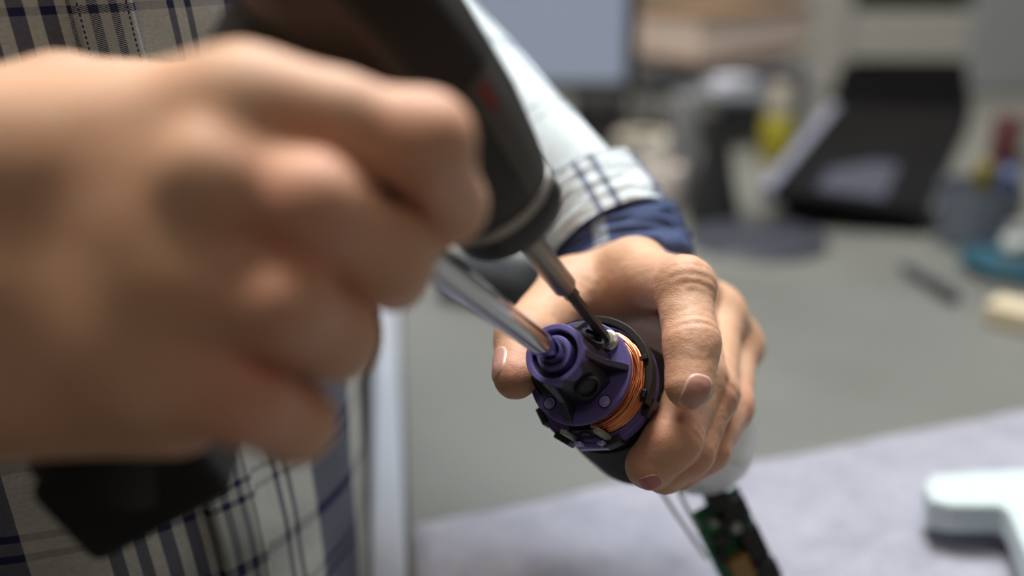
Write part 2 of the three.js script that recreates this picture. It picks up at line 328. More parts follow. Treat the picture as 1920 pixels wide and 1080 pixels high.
{ // grey post of a clamp behind the sleeve
  const c = onTable(1275, 380), t = thing('cable_post', 'grey upright post left of the black stand', 'post', c.clone()), h = topY(c, 165);
  mesh('upright', turnedY([[0.0001, h], [0.014, h], [0.016, h - 0.004], [0.016, 0.006], [0.0001, 0.006]], 32), std(srgb(112, 112, 112), 0.5, 0.2), t);
  mesh('base', turnedY([[0.0001, 0.008], [0.024, 0.007], [0.026, 0.0006], [0.0001, 0.0006]], 32), std(srgb(112, 112, 112), 0.5, 0.2), t);
}
{ // cream rolls
  const roll = (px, py, r, h, name, label, col) => {
    const c = onTable(px, py), t = thing(name, label, 'roll', c);
    mesh('roll_body', turnedY([[r * 0.55, 0.0006], [r * 0.97, 0.0006], [r, 0.002], [r, h - 0.002], [r * 0.97, h], [r * 0.55, h], [r * 0.55, 0.0006]], 40), std(col, 0.75), t);
    mesh('core', turnedY([[r * 0.5, 0.001], [r * 0.54, 0.001], [r * 0.54, h - 0.001], [r * 0.5, h - 0.001], [r * 0.5, 0.001]], 32), std(srgb(150, 128, 96), 0.8), t);
  };
  roll(1205, 300, 0.036, 0.03, 'tape_roll', 'cream tape roll lying flat behind the raised sleeve fold', srgb(206, 198, 184));
  roll(1238, 392, 0.022, 0.045, 'bandage_roll', 'narrow pale pinkish roll standing beside the blue sleeve', srgb(188, 176, 168));
}
{ // yellow bottle
  const c = onTable(1452, 300), t = thing('glue_bottle', 'yellow bottle with a beige cap behind the laptop edge', 'bottle', c), h = topY(c, 205), h2 = topY(c, 150);
  mesh('body', turnedY([[0.0001, 0.0006], [0.018, 0.0006], [0.0195, 0.003], [0.0195, h - 0.018], [0.017, h - 0.007], [0.012, h], [0.0001, h]], 36), std(srgb(150, 140, 34), 0.6), t);
  mesh('cap', turnedY([[0.0001, h2], [0.012, h2], [0.0145, h2 - 0.004], [0.0165, h - 0.001], [0.0001, h - 0.001]], 32), std(srgb(150, 144, 132), 0.6), t);
}
{ // dark laptop propped on a wedge
  const FL = at(1432, 352, 1.02), FR = at(1738, 398, 1.0), BR = at(1822, 208, 1.26), BL = at(1562, 196, 1.26);
  const n = FR.clone().sub(FL).cross(BL.clone().sub(FL)).normalize(), mid = FL.clone().add(FR).add(BR).add(BL).multiplyScalar(0.25);
  const t = thing('laptop', 'black laptop with silver left edge propped up before the printer', 'laptop', V(mid.x, 0, mid.z)), o = t.position, L = (v) => v.clone().sub(o), down = n.clone().multiplyScalar(-0.012);
  mesh('base', slab4([FL, FR, BR, BL].map(L), down), std(srgb(20, 20, 22), 0.9, 0, { specularIntensity: 0.25 }), t);
  const q = (u, v, up = 0.0006) => L(FL.clone().lerp(FR, u).lerp(BL.clone().lerp(BR, u), v).addScaledVector(n, up));
  mesh('touchpad_sheen', slab4([q(0.3, 0.05, 0.001), q(0.72, 0.05, 0.001), q(0.70, 0.36, 0.001), q(0.3, 0.36, 0.001)], n.clone().multiplyScalar(-0.001)), std(srgb(70, 72, 84), 0.4), t);  // paler lilac tone paints a soft reflection on the laptop base
  const keyM = std(srgb(24, 22, 22), 0.9, 0, { specularIntensity: 0.25 });
  for (let r = 0; r < 5; r++) for (let c = 0; c < 12; c++) { const u = 0.08 + c * 0.07, v = 0.45 + r * 0.1; mesh('key', slab4([q(u, v, 0.002), q(u + 0.058, v, 0.002), q(u + 0.058, v + 0.08, 0.002), q(u, v + 0.08, 0.002)], n.clone().multiplyScalar(-0.002)), keyM, t); }
  mesh('side_edge', slab4([q(-0.01, -0.01, 0.003), q(0.06, -0.01, 0.003), q(0.05, 0.98, 0.003), q(-0.03, 0.98, 0.003)], n.clone().multiplyScalar(-0.018)), std(srgb(150, 152, 170), 0.35, 0.3), t, 'silver side edge');
  const TR = at(1812, 122, 1.30), TL = at(1580, 128, 1.30), sn = V(0, 0.1, -1).normalize().multiplyScalar(0.008);
  mesh('lid', slab4([BL, BR, TR, TL].map(L), sn), std(srgb(10, 9, 10), 0.95, 0, { specularIntensity: 0.15 }), t);
  const g = thing('laptop_stand', 'dark wedge stand underneath the black laptop', 'stand', V(mid.x, 0, mid.z));
  const f2 = (v) => V(v.x - o.x, 0.001, v.z - o.z), b2 = (v) => L(v.clone().addScaledVector(n, -0.0125)), pts = [FL, FR, BR, BL], low = [FL.clone().lerp(BL, 0.3), FR.clone().lerp(BR, 0.3), BR, BL];
  const pos = []; const P8 = [...pts.map(b2), ...low.map(f2)];
  for (const f of [[0, 1, 2, 3], [7, 6, 5, 4], [0, 4, 5, 1], [1, 5, 6, 2], [2, 6, 7, 3], [3, 7, 4, 0]]) for (const k of [0, 1, 2, 0, 2, 3]) pos.push(...P8[f[k]].toArray());
  const gg = new THREE.BufferGeometry(); gg.setAttribute('position', new THREE.Float32BufferAttribute(pos, 3)); gg.setAttribute('uv', new THREE.Float32BufferAttribute(new Float32Array(pos.length / 3 * 2), 2)); gg.computeVertexNormals();
  mesh('wedge', gg, std(srgb(24, 21, 20), 0.6), g);
}
{ // grey tray strip beside the laptop
  const a = at(1690, 392, 1.02), b = at(1762, 392, 1.02), c = at(1950, 215, 1.3), d = at(1850, 208, 1.3), t = thing('document_tray', 'grey slanted tray rim to the right of the laptop', 'tray', V((a.x + c.x) / 2, 0, (a.z + c.z) / 2)), o = t.position, L = (v) => v.clone().sub(o);
  mesh('rim', slab4([a, b, c, d].map(L), V(0, -0.008, 0)), std(srgb(104, 104, 98), 0.6), t);
  for (const [p, q] of [[a, b], [d, c]]) { const m0 = p.clone().lerp(q, 0.5); mesh('foot', box(0.02, m0.y - 0.008, 0.02, 0.002, m0.x - o.x, (m0.y - 0.008) / 2, m0.z - o.z), std(srgb(60, 60, 60), 0.6), t); }
}
{ // printer, far back
  const d = 1.72, X = (px) => (px - 960) / FPX * d, zc = at(1700, 150, d).z - 0.2, x0 = X(1478), x1 = X(1990), w = x1 - x0, cx = (x0 + x1) / 2, yb = at(1700, 172, d).y, ym = at(1700, 112, d).y, top = yb + 0.26;
  const t = thing('printer', 'large grey printer with paper slot standing at the back of the bench', 'printer', V(cx, 0, zc)), m = std(srgb(150, 150, 146), 0.6), m2 = std(srgb(128, 133, 136), 0.6), fz = 0.2;
  const lx = X(1590) - cx, rx = X(1810) - cx;
  mesh('side_panel', box(lx + w / 2, top - 0.001, 0.4, 0.01, (-w / 2 + lx) / 2, (top + 0.001) / 2, 0), m, t);
  mesh('side_panel', box(w / 2 - rx, top - 0.001, 0.4, 0.01, (w / 2 + rx) / 2, (top + 0.001) / 2, 0), m2, t);
  mesh('front_panel', box(rx - lx, 0.075, 0.38, 0.004, (lx + rx) / 2, ym + 0.0375, 0.008), m, t);
  mesh('top_panel', box(rx - lx, top - ym - 0.115, 0.38, 0.004, (lx + rx) / 2, (top + ym + 0.115) / 2 - 0.0005, 0.008), std(srgb(112, 112, 108), 0.6), t);
  mesh('paper_slot', box(rx - lx, 0.04, 0.3, 0.003, (lx + rx) / 2, ym + 0.095, -0.01), std(srgb(66, 66, 62), 0.6), t);
  mesh('bay', box(rx - lx, ym, 0.06, 0.003, (lx + rx) / 2, ym / 2 + 0.001, -0.15), M.black, t);
}
{ // pen cup with three tools
  const c = onTable(1825, 455), t = thing('pen_cup', 'translucent blue grey plastic cup holding tools', 'cup', c), r = 0.034, h = topY(c, 335);
  mesh('cup_body', turnedY([[0.0001, 0.0006], [r * 0.9, 0.0006], [r, 0.004], [r * 1.08, h], [r * 1.02, h], [r * 0.94, 0.005], [0.0001, 0.005]], 40), std(srgb(96, 102, 112), 0.5), t);
  const tool = (name, label, cat, dx, dz, tx, tz, len, rad, handle, shaft) => {
    const g = thing(name, label, cat, V(c.x + dx, 0.0065, c.z + dz)); g.rotation.set(tz, 0, -tx);
    mesh('handle', turnedY([[0.0001, 0.04], [rad * 0.8, 0.04], [rad, 0.046], [rad * 0.8, len * 0.6], [rad * 1.05, len - 0.006], [rad * 0.7, len], [0.0001, len]], 20), std(handle, 0.45), g);
    mesh('shaft', turnedY([[0.0001, 0], [rad * 0.32, 0.001], [rad * 0.32, 0.041], [0.0001, 0.041]], 14), shaft, g);
  };
  tool('screwdriver', 'yellow handled screwdriver standing in the blue grey cup', 'screwdriver', 0.0, 0.004, -0.04, 0.05, topY(c, 300), 0.0085, srgb(120, 106, 34), M.steel);
  tool('screwdriver', 'blue handled screwdriver standing in the blue grey cup', 'screwdriver', 0.018, 0.004, 0.06, 0.0, topY(c, 312), 0.01, srgb(74, 86, 122), M.steel);
  const cx = onTable(1905, 420);
  const mh = topY(cx, 225); const s = thing('marker', 'red and navy marker standing at the far right of the bench', 'marker', V(cx.x, 0.0006, cx.z - 0.05));
  mesh('barrel', turnedY([[0.0001, 0], [0.013, 0], [0.0135, mh * 0.55], [0.0001, mh * 0.55]], 24), std(srgb(30, 28, 84), 0.5), s);
  mesh('cap', turnedY([[0.0001, mh * 0.55], [0.0138, mh * 0.55], [0.0138, mh - 0.003], [0.012, mh], [0.0001, mh]], 24), std(srgb(76, 34, 34), 0.7), s);
}
{ // black charger block behind the shaft
  const c = onTable(925, 560), t = thing('dark_block', 'black charger block with a white plug on the bench behind the chrome shaft', 'unidentified', c);
  t.rotation.y = -0.5;
  mesh('case', box(0.075, 0.03, 0.05, 0.005, 0, 0.0156, 0), std(srgb(34, 35, 38), 0.6), t);
  mesh('lid', box(0.066, 0.004, 0.042, 0.0015, 0, 0.0315, 0), std(srgb(46, 48, 52), 0.5), t);
  mesh('knob', turnedY([[0.0001, 0.0330], [0.009, 0.0330], [0.0105, 0.036], [0.0105, 0.045], [0.008, 0.049], [0.0001, 0.049]], 28).translate(0.02, 0, -0.004), std(srgb(206, 212, 212), 0.5), t);
}
{ // small things at the right edge
  const c = onTable(1898, 508), t = thing('teal_dish', 'teal shallow dish at the right edge of the bench', 'dish', c);
  mesh('dish_body', turnedY([[0.0001, 0.0006], [0.03, 0.0006], [0.044, 0.01], [0.0425, 0.011], [0.028, 0.004], [0.0001, 0.003]], 48), std(srgb(34, 76, 92), 0.5), t);
  const b = onTable(1906, 492), s = thing('glass_jar', 'small round glass jar sitting in the teal dish', 'jar', V(b.x, 0.0048, b.z));
  mesh('jar_body', turnedY([[0.0001, 0], [0.012, 0], [0.0155, 0.008], [0.0155, 0.016], [0.011, 0.023], [0.0001, 0.023]], 32), std(srgb(190, 194, 188), 0.15, 0), s);
  mesh('lid', turnedY([[0.0001, 0.0225], [0.0112, 0.0225], [0.0112, 0.029], [0.0001, 0.029]], 32), std(srgb(180, 182, 178), 0.3, 0.5), s);
  const w0 = onTable(1915, 612), w = thing('wood_block', 'cream coloured wooden block at the right edge of the bench', 'block', V(w0.x, 0.0005, w0.z));
  w.rotation.y = -0.75;
  mesh('block_body', box(0.075, 0.016, 0.03, 0.002, 0.014, 0.008, 0), std(srgb(206, 190, 160), 0.7), w);
  const p0 = onTable(1692, 498, 0.005), p1 = onTable(1792, 560, 0.005), p = thing('pen', 'dark grey pen lying on the bare grey worktop', 'pen', p0);
  p.lookAt(p1); const L = p0.distanceTo(p1);
  mesh('barrel', turned([[0.0001, 0], [0.0028, 0.001], [0.0048, 0.012], [0.0048, L * 0.6], [0.0001, L * 0.6]], 20), std(srgb(66, 66, 70), 0.45), p);
  mesh('cap', turned([[0.0001, L * 0.58], [0.0052, L * 0.58], [0.0052, L - 0.002], [0.004, L], [0.0001, L]], 20), std(srgb(52, 52, 56), 0.45), p);
}

// ================================================================== MOTOR, HANDLE, CIRCUIT BOARD
const C0 = at(1085, 697, 0.335), C1 = at(1290, 850, 0.432), U = C1.clone().sub(C0).normalize();     // U runs into the handle
const motorFrame = (() => {
  const z = U.clone().negate(), x = V(1, 0, 0).addScaledVector(z, -z.x).normalize(), y = z.clone().cross(x);
  return new THREE.Matrix4().makeBasis(x, y, z).setPosition(C0);
})();
const D2R = Math.PI / 180;
const pol = (r, a, z) => V(r * Math.cos(a * D2R), r * Math.sin(a * D2R), z);
{
  const t = thing('electric_motor', 'small round motor with purple front plate and copper winding held in the left hand', 'motor');
  motorFrame.decompose(t.position, t.quaternion, t.scale);
  // front plate with holes for pins
  mesh('front_plate', turnedCrisp([[0.0001, -0.0026], [0.0163, -0.0026], [0.0168, -0.0021], [0.0168, -0.0004], [0.0164, 0], [0.0001, 0]], 96), M.purple, t);
  // octagonal bearing housing, tapering
  const hub = turned([[0.0114, 0], [0.0097, 0.0185], [0.0092, 0.0191]], 8).rotateZ(0.32);
  mesh('bearing_housing', toCreasedNormals(hub, 0.3), M.shadedPurple, t);
  mesh('housing_face', turnedCrisp([[0.0075, 0.0150], [0.0075, 0.0188], [0.0078, 0.0193], [0.0091, 0.0193], [0.0094, 0.0190], [0.0094, 0.0150]], 48), M.purple, t);
  mesh('bearing_groove', turnedCrisp([[0.0054, 0.0152], [0.0076, 0.0152]], 48), M.black, t);
  mesh('bearing_collar', turnedCrisp([[0.0037, 0.0150], [0.0037, 0.0195], [0.0039, 0.0198], [0.0053, 0.0198], [0.0056, 0.0194], [0.0054, 0.0150]], 64), M.purple, t);
  const teeth = []; for (let k = 0; k < 48; k++) teeth.push(new THREE.BoxGeometry(0.00018, 0.00035, 0.0003).translate(0.0043, 0, 0.0199).rotateZ(k / 48 * Math.PI * 2));
  const tm = mesh('knurl', teeth, M.black, t); tm.userData.kind = 'stuff';
  for (const a of [-4, 81, 172, 258]) {          // four fins from the housing down to the plate
    const sh = new THREE.Shape([[0.0075, 0], [0.0163, 0], [0.0160, 0.0016], [0.0118, 0.0078], [0.0094, 0.0176], [0.0075, 0.0176]].map((p) => new THREE.Vector2(...p)));
    const g = new THREE.ExtrudeGeometry(sh, { depth: 0.0017, bevelEnabled: true, bevelThickness: 0.0002, bevelSize: 0.0002, bevelSegments: 1 }).translate(0, 0, -0.00085).rotateX(Math.PI / 2).rotateZ(a * D2R);
    mesh('fin', g, M.shadedPurple, t);
  }
  const portM = std(srgb(30, 27, 40), 0.8);
  for (const a of [38, 127, 215, 307]) {         // round ports between the fins
    const ring = turnedCrisp([[0.0030, 0], [0.0030, 0.0045], [0.0038, 0.0045], [0.0040, 0.0042], [0.0040, 0]], 32), hole = turned([[0.0001, 0.0035], [0.0031, 0.0035]], 24);
    const place = (g) => g.rotateY(Math.PI / 2 - 0.35).translate(0.0075, 0, 0.0085).rotateZ(a * D2R);
    const p = mesh('port', place(ring), portM, t); mesh('port_hole', place(hole), M.black, p);
  }
  for (const [a, r] of [[308, 0.0136], [222, 0.0134]]) {
    mesh('pin', turnedCrisp([[0.0001, 0.0006], [0.0008, 0.0006], [0.0011, 0.0003], [0.0011, 0.0001], [0.0018, 0.0001], [0.0018, -0.0005]], 24).translate(...pol(r, a, 0.0002).toArray()), M.lavender, t, 'pin with a lavender reflection in its colour');
    mesh('pin_socket', turnedCrisp([[0.0017, 0.00012], [0.0021, 0.00012], [0.0022, 0.00002]], 24).translate(...pol(r, a, 0).toArray()), M.black, t);
  }
  // screw the driver is turning, and a small peg beside it
  const sc = mesh('screw', turnedCrisp([[0.0009, 0.0021], [0.0015, 0.0024], [0.0025, 0.0020], [0.0032, 0.0012], [0.0034, 0.0001], [0.0022, -0.0004]], 32, 0.9).translate(...pol(0.0134, 40, 0.0002).toArray()), M.zinc, t, 'bright domed screw');
  mesh('screw_socket', turned([[0.0001, 0.0009], [0.0010, 0.0020]], 6).translate(...pol(0.0134, 40, 0.0002).toArray()), M.black, sc);
  mesh('peg', turnedCrisp([[0.0001, 0.0025], [0.0009, 0.0025], [0.0012, 0.002], [0.0012, -0.001], [0.0001, -0.001]], 20).translate(...pol(0.0164, 66, 0).toArray()), M.steel, t);
  // core, winding, flange, wall
  mesh('core', turned([[0.0140, -0.0020], [0.0132, -0.0130]], 48), M.black, t);
  const strands = [];
  for (let k = 0; k < 130; k++) {
    const r0 = 0.0145 + 0.0042 * Math.sqrt(rnd()), z0 = -0.0035 - 0.0085 * rnd(), pts = [], sw = (rnd() - 0.5) * 0.004, sr = (rnd() - 0.5) * 0.0012, ph = rnd() * 6;
    for (let i = 0; i <= 10; i++) { const a = -84 + i * 13.2, e = Math.sin(i / 10 * Math.PI); pts.push(pol(r0 - 0.0018 * (1 - e) + sr * Math.sin(i * 0.7 + ph), a, z0 + sw * Math.sin(i * 0.45 + ph) - 0.0006 * (1 - e))); }
    strands.push(new THREE.TubeGeometry(new THREE.CatmullRomCurve3(pts), 26, 0.00026 + 0.00012 * rnd(), 5));
  }
  const w = mesh('copper_winding', strands, M.copper, t, 'bundle of bare copper wire'); w.userData.kind = 'stuff';
    mesh('flange', turnedCrisp([[0.0130, -0.0122], [0.0186, -0.0122], [0.0188, -0.0126], [0.0192, -0.0134], [0.0200, -0.0134], [0.0206, -0.0139], [0.0206, -0.0172], [0.0200, -0.0178], [0.0150, -0.0178]], 96), M.purple, t);
  for (const a of [285, 236, 205, 330]) mesh('flange_lug', box(0.0022, 0.0062, 0.0052, 0.0005, 0.0204, 0, -0.0152).rotateZ(a * D2R), M.shadedPurple, t);
  const arc = (r0, r1, z0, z1, a0, a1) => { const s = new THREE.Shape(); s.absarc(0, 0, r1, a0 * D2R, a1 * D2R, false); s.absarc(0, 0, r0, a1 * D2R, a0 * D2R, true); return new THREE.ExtrudeGeometry(s, { depth: z1 - z0, bevelEnabled: true, bevelThickness: 0.0003, bevelSize: 0.0003, bevelSegments: 2, curveSegments: 40 }).translate(0, 0, z0); };
  mesh('winding_guard', arc(0.0192, 0.0210, -0.0122, -0.0085, -28, 128), M.black, t);
  mesh('guard_clip', [box(0.0016, 0.0026, 0.007, 0.0003, 0.0197, 0, -0.0105).rotateZ(-22 * D2R), box(0.0028, 0.0016, 0.0016, 0.0003, 0.0192, 0, -0.0075).rotateZ(12 * D2R)], M.satinBlack, t);
  // terminal bracket at the lower side: two bars and a bright plate
  const barM = std(srgb(164, 164, 154), 0.4, 0.2);
  for (const a of [249, 283]) mesh('terminal_bar', box(0.0016, 0.0021, 0.0150, 0.0004, 0.0190, 0, -0.0100).rotateZ(a * D2R), barM, t, 'grey metal bar');
  const A = 266 * D2R;
  mesh('terminal_plate', [box(0.0012, 0.0098, 0.0026, 0.0003, 0.0206, 0, -0.0156), box(0.0012, 0.0022, 0.0050, 0.0003, 0.0200, 0.0038, -0.0128), box(0.0012, 0.0022, 0.0050, 0.0003, 0.0200, -0.0038, -0.0128)].map((g) => g.rotateZ(A)), M.lavender, t, 'metal terminal plate with a lavender reflection in its colour');
  mesh('terminal_block', box(0.0045, 0.0100, 0.0060, 0.0004, 0.0152, 0, -0.0085).rotateZ(A), M.black, t);
  mesh('terminal_rivet', turnedCrisp([[0.0001, 0.0008], [0.0014, 0.0006], [0.0017, 0], [0.0017, -0.001]], 20).rotateY(Math.PI / 2).translate(0.0176, 0, -0.0078).rotateZ(A), M.satinBlack, t);
  // dark cup that runs into the handle
  mesh('motor_cup', turnedCrisp([[0.0188, -0.0176], [0.0192, -0.0186], [0.0192, -0.0238], [0.0186, -0.0246], [0.0186, -0.0256], [0.0200, -0.0264], [0.0222, -0.0420], [0.0232, -0.0540], [0.0234, -0.0620], [0.0226, -0.0634], [0.0150, -0.0640]], 96), M.cup, t);
  mesh('cup_ring', turnedCrisp([[0.0230, -0.0590], [0.0237, -0.0594], [0.0237, -0.0612], [0.0230, -0.0616]], 80), M.purple, t);
  // the shaft, chromed, tapering down into the collar
  const tip = V(0, 0, 0.0195).applyMatrix4(motorFrame), end = at(786, 474, 0.252), q = t.worldToLocal.bind(t); t.updateMatrixWorld(true);
  const a = q(tip.clone()), b = q(end.clone()), L = a.distanceTo(b), g = turned([[0.0001, -0.006], [0.0034, -0.006], [0.0035, 0], [0.0038, L * 0.35], [0.0046, L * 0.97], [0.0042, L], [0.0001, L]], 48);
  const s = mesh('shaft', g, M.chrome, t, 'polished chrome shaft'); alongTo(s, a, b);
}
{ // white handle housing behind the hand
  const t = thing('handle_housing', 'white rounded plastic handle tube around the rear of the motor', 'handle');
  const h0 = at(1242, 786, 0.403), h1 = at(1317, 821, 0.434), L = h0.distanceTo(h1), k = L + 0.0;
  alongTo(t, h0, h1);
  mesh('shell', turnedCrisp([[0.0001, 0.0002], [0.0196, 0], [0.0206, 0.0008], [0.0222, L * 0.5], [0.0234, k - 0.011], [0.0236, k - 0.004], [0.0230, k + 0.001], [0.0210, k + 0.004], [0.0150, k + 0.0052], [0.0001, k + 0.0054]], 96, 0.9), M.white, t);
}
{ // circuit board hanging by its wires
  const top = at(1338, 938, 0.440), bot = at(1428, 1128, 0.452), ax = bot.clone().sub(top), L = ax.length(), y = ax.clone().normalize().negate();
  const toward = camera.position.clone().sub(top).normalize(), z = toward.clone().addScaledVector(y, -toward.dot(y)).applyAxisAngle(y, 0.25).normalize(), x = y.clone().cross(z);
  const t = thing('circuit_board', 'narrow green circuit board with dark parts hanging below the handle', 'circuit board');
  new THREE.Matrix4().makeBasis(x, y, z).setPosition(top).decompose(t.position, t.quaternion, t.scale);
  const w = 0.0235;
  mesh('board', box(w, L, 0.0014, 0.0003, 0, -L / 2, 0), M.pcb, t);
  const blk = (name, m, cx, cy, ww, hh, dd) => mesh(name, box(ww, hh, dd, 0.0006, cx, cy, 0.0006 + dd / 2), m, t);
  blk('connector', M.black, 0.0005, 0.003, 0.009, 0.010, 0.006); blk('chip', M.black, 0.0052, -0.006, 0.0105, 0.009, 0.006); blk('chip', M.satinBlack, -0.0045, -0.0165, 0.007, 0.006, 0.002);
  blk('relay', M.black, 0.0062, -0.0225, 0.0085, 0.015, 0.007); blk('transformer', std(srgb(150, 116, 60), 0.5), -0.0028, -0.0305, 0.0088, 0.012, 0.006); blk('chip', std(srgb(70, 52, 34), 0.5), -0.0005, -0.0095, 0.0045, 0.0045, 0.003);
  blk('connector', M.black, 0.0066, -0.0365, 0.0085, 0.010, 0.008); blk('chip', M.black, -0.0078, -0.0225, 0.0035, 0.006, 0.003);
  for (const [cx, cy, r] of [[0.0022, -0.0125, 0.0026], [0.0052, -0.0345, 0.0032], [-0.0056, -0.0055, 0.0018]]) mesh('capacitor', turnedCrisp([[r, 0], [r, 0.006], [r * 0.85, 0.0066], [0.0001, 0.0066]], 20).translate(cx, cy, 0.0006), std(srgb(150, 152, 146), 0.35, 0.6), t);
  t.updateMatrixWorld(true);
  const q = (px, py, d) => t.worldToLocal(at(px, py, d));
  mesh('wire', tubeOf([q(1222, 893, 0.418), q(1258, 950, 0.43), q(1326, 1048, 0.4465)], 0.0008), M.wire, t, 'thin pale wire');
  mesh('wire', tubeOf([q(1264, 900, 0.418), q(1284, 945, 0.43), q(1322, 1016, 0.4450)], 0.0008), M.wire, t, 'thin pale wire');
}

// ================================================================== POWER SCREWDRIVER
const SCREW = pol(0.0134, 40, 0.0018).applyMatrix4(motorFrame);
{
  const back = at(600, -85, 0.232), nose = at(960, 412, 0.282), t = thing('power_screwdriver', 'black pistol grip power screwdriver with steel bit in the right hand', 'power tool', back.clone());
  const q = (v) => v.clone().sub(back), L = back.distanceTo(nose);
  const body = turnedCrisp([[0.0001, -0.012], [0.012, -0.012], [0.0175, -0.008], [0.0205, 0], [0.0213, L * 0.3], [0.0200, L * 0.6], [0.0176, L * 0.78], [0.0158, L - 0.0105], [0.0155, L - 0.0098]], 72, 0.7);
  alongTo(mesh('body', body, std(srgb(34, 29, 27), 0.5, 0, { bumpMap: grain, bumpScale: 0.0001 }), t), V(0, 0, 0), q(nose));
  alongTo(mesh('ring', turnedCrisp([[0.0155, L - 0.0100], [0.0161, L - 0.0096], [0.0160, L - 0.0074], [0.0153, L - 0.0070]], 72), std(srgb(168, 164, 160), 0.4, 0.1), t, 'grey ring round the nose'), V(0, 0, 0), q(nose));
  alongTo(mesh('nose', turnedCrisp([[0.0154, L - 0.0072], [0.0153, L - 0.001], [0.0142, L + 0.0008], [0.0122, L + 0.0014], [0.0001, L + 0.0014]], 72, 0.7), std(srgb(36, 35, 38), 0.4), t), V(0, 0, 0), q(nose));
  { // printed label on the flank: a grey panel with a red mark, wrapped round the body
    const prof = [[0, 0.0205], [L * 0.3, 0.0213], [L * 0.6, 0.0200], [L * 0.78, 0.0176], [L - 0.0105, 0.0158]];
    const radius = (z) => { for (let i = 0; i + 1 < prof.length; i++) if (z <= prof[i + 1][0]) return prof[i][1] + (prof[i + 1][1] - prof[i][1]) * (z - prof[i][0]) / (prof[i + 1][0] - prof[i][0]); return 0.0158; };
    const patch = (a0, a1, z0, z1, lift) => { const p = []; for (let i = 0; i <= 10; i++) { const z = z0 + (z1 - z0) * i / 10; p.push([radius(z) + lift, z]); } return turned(p, 20, a0, a1); };
    const turn = new THREE.Quaternion().setFromUnitVectors(V(0, 0, 1), q(nose).normalize()).invert(), w = camRight.clone().multiplyScalar(0.75).addScaledVector(camBack, 0.66).applyQuaternion(turn), A0 = Math.atan2(w.x, -w.y);
    alongTo(mesh('label_panel', patch(A0 - 0.35, 0.62, L * 0.44, L * 0.86, 0.0002), std(srgb(78, 75, 74), 0.45), t, 'grey printed panel'), V(0, 0, 0), q(nose));
    alongTo(mesh('label_mark', patch(A0 - 0.02, 0.16, L * 0.46, L * 0.55, 0.0004), std(srgb(120, 44, 44), 0.5), t, 'red printed mark'), V(0, 0, 0), q(nose));
  }
  const hold0 = nose.clone().lerp(SCREW, 0.04), hold1 = SCREW.clone().lerp(nose, 0.475), hl = hold0.distanceTo(hold1);
  const h = mesh('bit_holder', turnedCrisp([[0.0001, 0], [0.0036, 0], [0.0036, hl - 0.001], [0.0031, hl], [0.0001, hl]], 24, 0.5), M.steel, t, 'steel bit holder'); alongTo(h, q(hold0), q(hold1));
  const bl = hold1.distanceTo(SCREW), bt = mesh('bit', turnedCrisp([[0.0001, -0.004], [0.0023, -0.004], [0.0023, 0.0052], [0.0018, 0.0062], [0.00170, bl - 0.003], [0.0014, bl - 0.0005], [0.0010, bl], [0.0001, bl]], 6, 0.3), M.bitSteel, t, 'dark hexagonal screwdriver bit'); alongTo(bt, q(hold1), q(SCREW));
  // grip and battery foot
  const g0 = at(560, 60, 0.243), g1 = at(300, 560, 0.252), g2 = at(190, 900, 0.255);
  mesh('grip', tubeOf([q(g0), q(g1), q(g2)], 0.0165, 30, 28), std(srgb(28, 27, 27), 0.7), t);
  const f = mesh('battery', box(0.040, 0.026, 0.030, 0.004), std(srgb(30, 30, 32), 0.75), t); f.position.copy(q(at(268, 862, 0.262))); f.rotation.set(0.1, 0.1, 0.50);
  const tr = mesh('trigger_filler', tubeOf([q(at(650, 260, 0.246)), q(at(735, 350, 0.248)), q(at(745, 430, 0.250))], 0.0105, 12, 16), M.black, t);  // oversized black tube, darkens the gap between index and middle finger
}

// ================================================================== PERSON
const person = thing('person', 'person in a white and navy plaid shirt holding a power screwdriver and a motor', 'person');
const skinGeos = []; let leftField;
const RED = new THREE.Color().setRGB(0.72, 0.29, 0.20), BASE = new THREE.Color().setRGB(0.735, 0.43, 0.265), PALE = new THREE.Color().setRGB(0.80, 0.55, 0.40);
function paintSkin(g, spots) {
  const p = g.attributes.position, c = new Float32Array(p.count * 3), col = new THREE.Color();
  for (let i = 0; i < p.count; i++) {
    const x = p.getX(i), y = p.getY(i), z = p.getZ(i); let k = 0;
    for (const [q, r, s] of spots) { const d2 = (x - q.x) ** 2 + (y - q.y) ** 2 + (z - q.z) ** 2; if (d2 < 6 * r * r) k += s * Math.exp(-d2 / (r * r)); }
    const n = nz(x * 90, y * 90, z * 90) * 0.5 + nz(x * 260, y * 260, z * 260) * 0.35;
    col.copy(BASE).lerp(RED, Math.min(1, Math.max(0, k + 0.10 + 0.22 * n))).lerp(PALE, Math.max(0, -n * 0.5));
    c[i * 3] = col.r; c[i * 3 + 1] = col.g; c[i * 3 + 2] = col.b;
  }
  g.setAttribute('color', new THREE.BufferAttribute(c, 3));
  const uv = new Float32Array(p.count * 2);                 // the pore texture lies on one slanted plane, so it has no seams
  for (let i = 0; i < p.count; i++) { uv[i * 2] = (p.getX(i) * 0.92 - p.getZ(i) * 0.38) / 0.03; uv[i * 2 + 1] = (p.getY(i) * 0.86 - p.getX(i) * 0.2 - p.getZ(i) * 0.47) / 0.03; }
  g.setAttribute('uv', new THREE.BufferAttribute(uv, 2));
  return g;
}
function bounds(ps, pad) { const b = new THREE.Box3(); for (const [p, r] of ps) b.expandByPoint(p.clone().addScalar(r)).expandByPoint(p.clone().subScalar(r)); return b.expandByScalar(pad); }
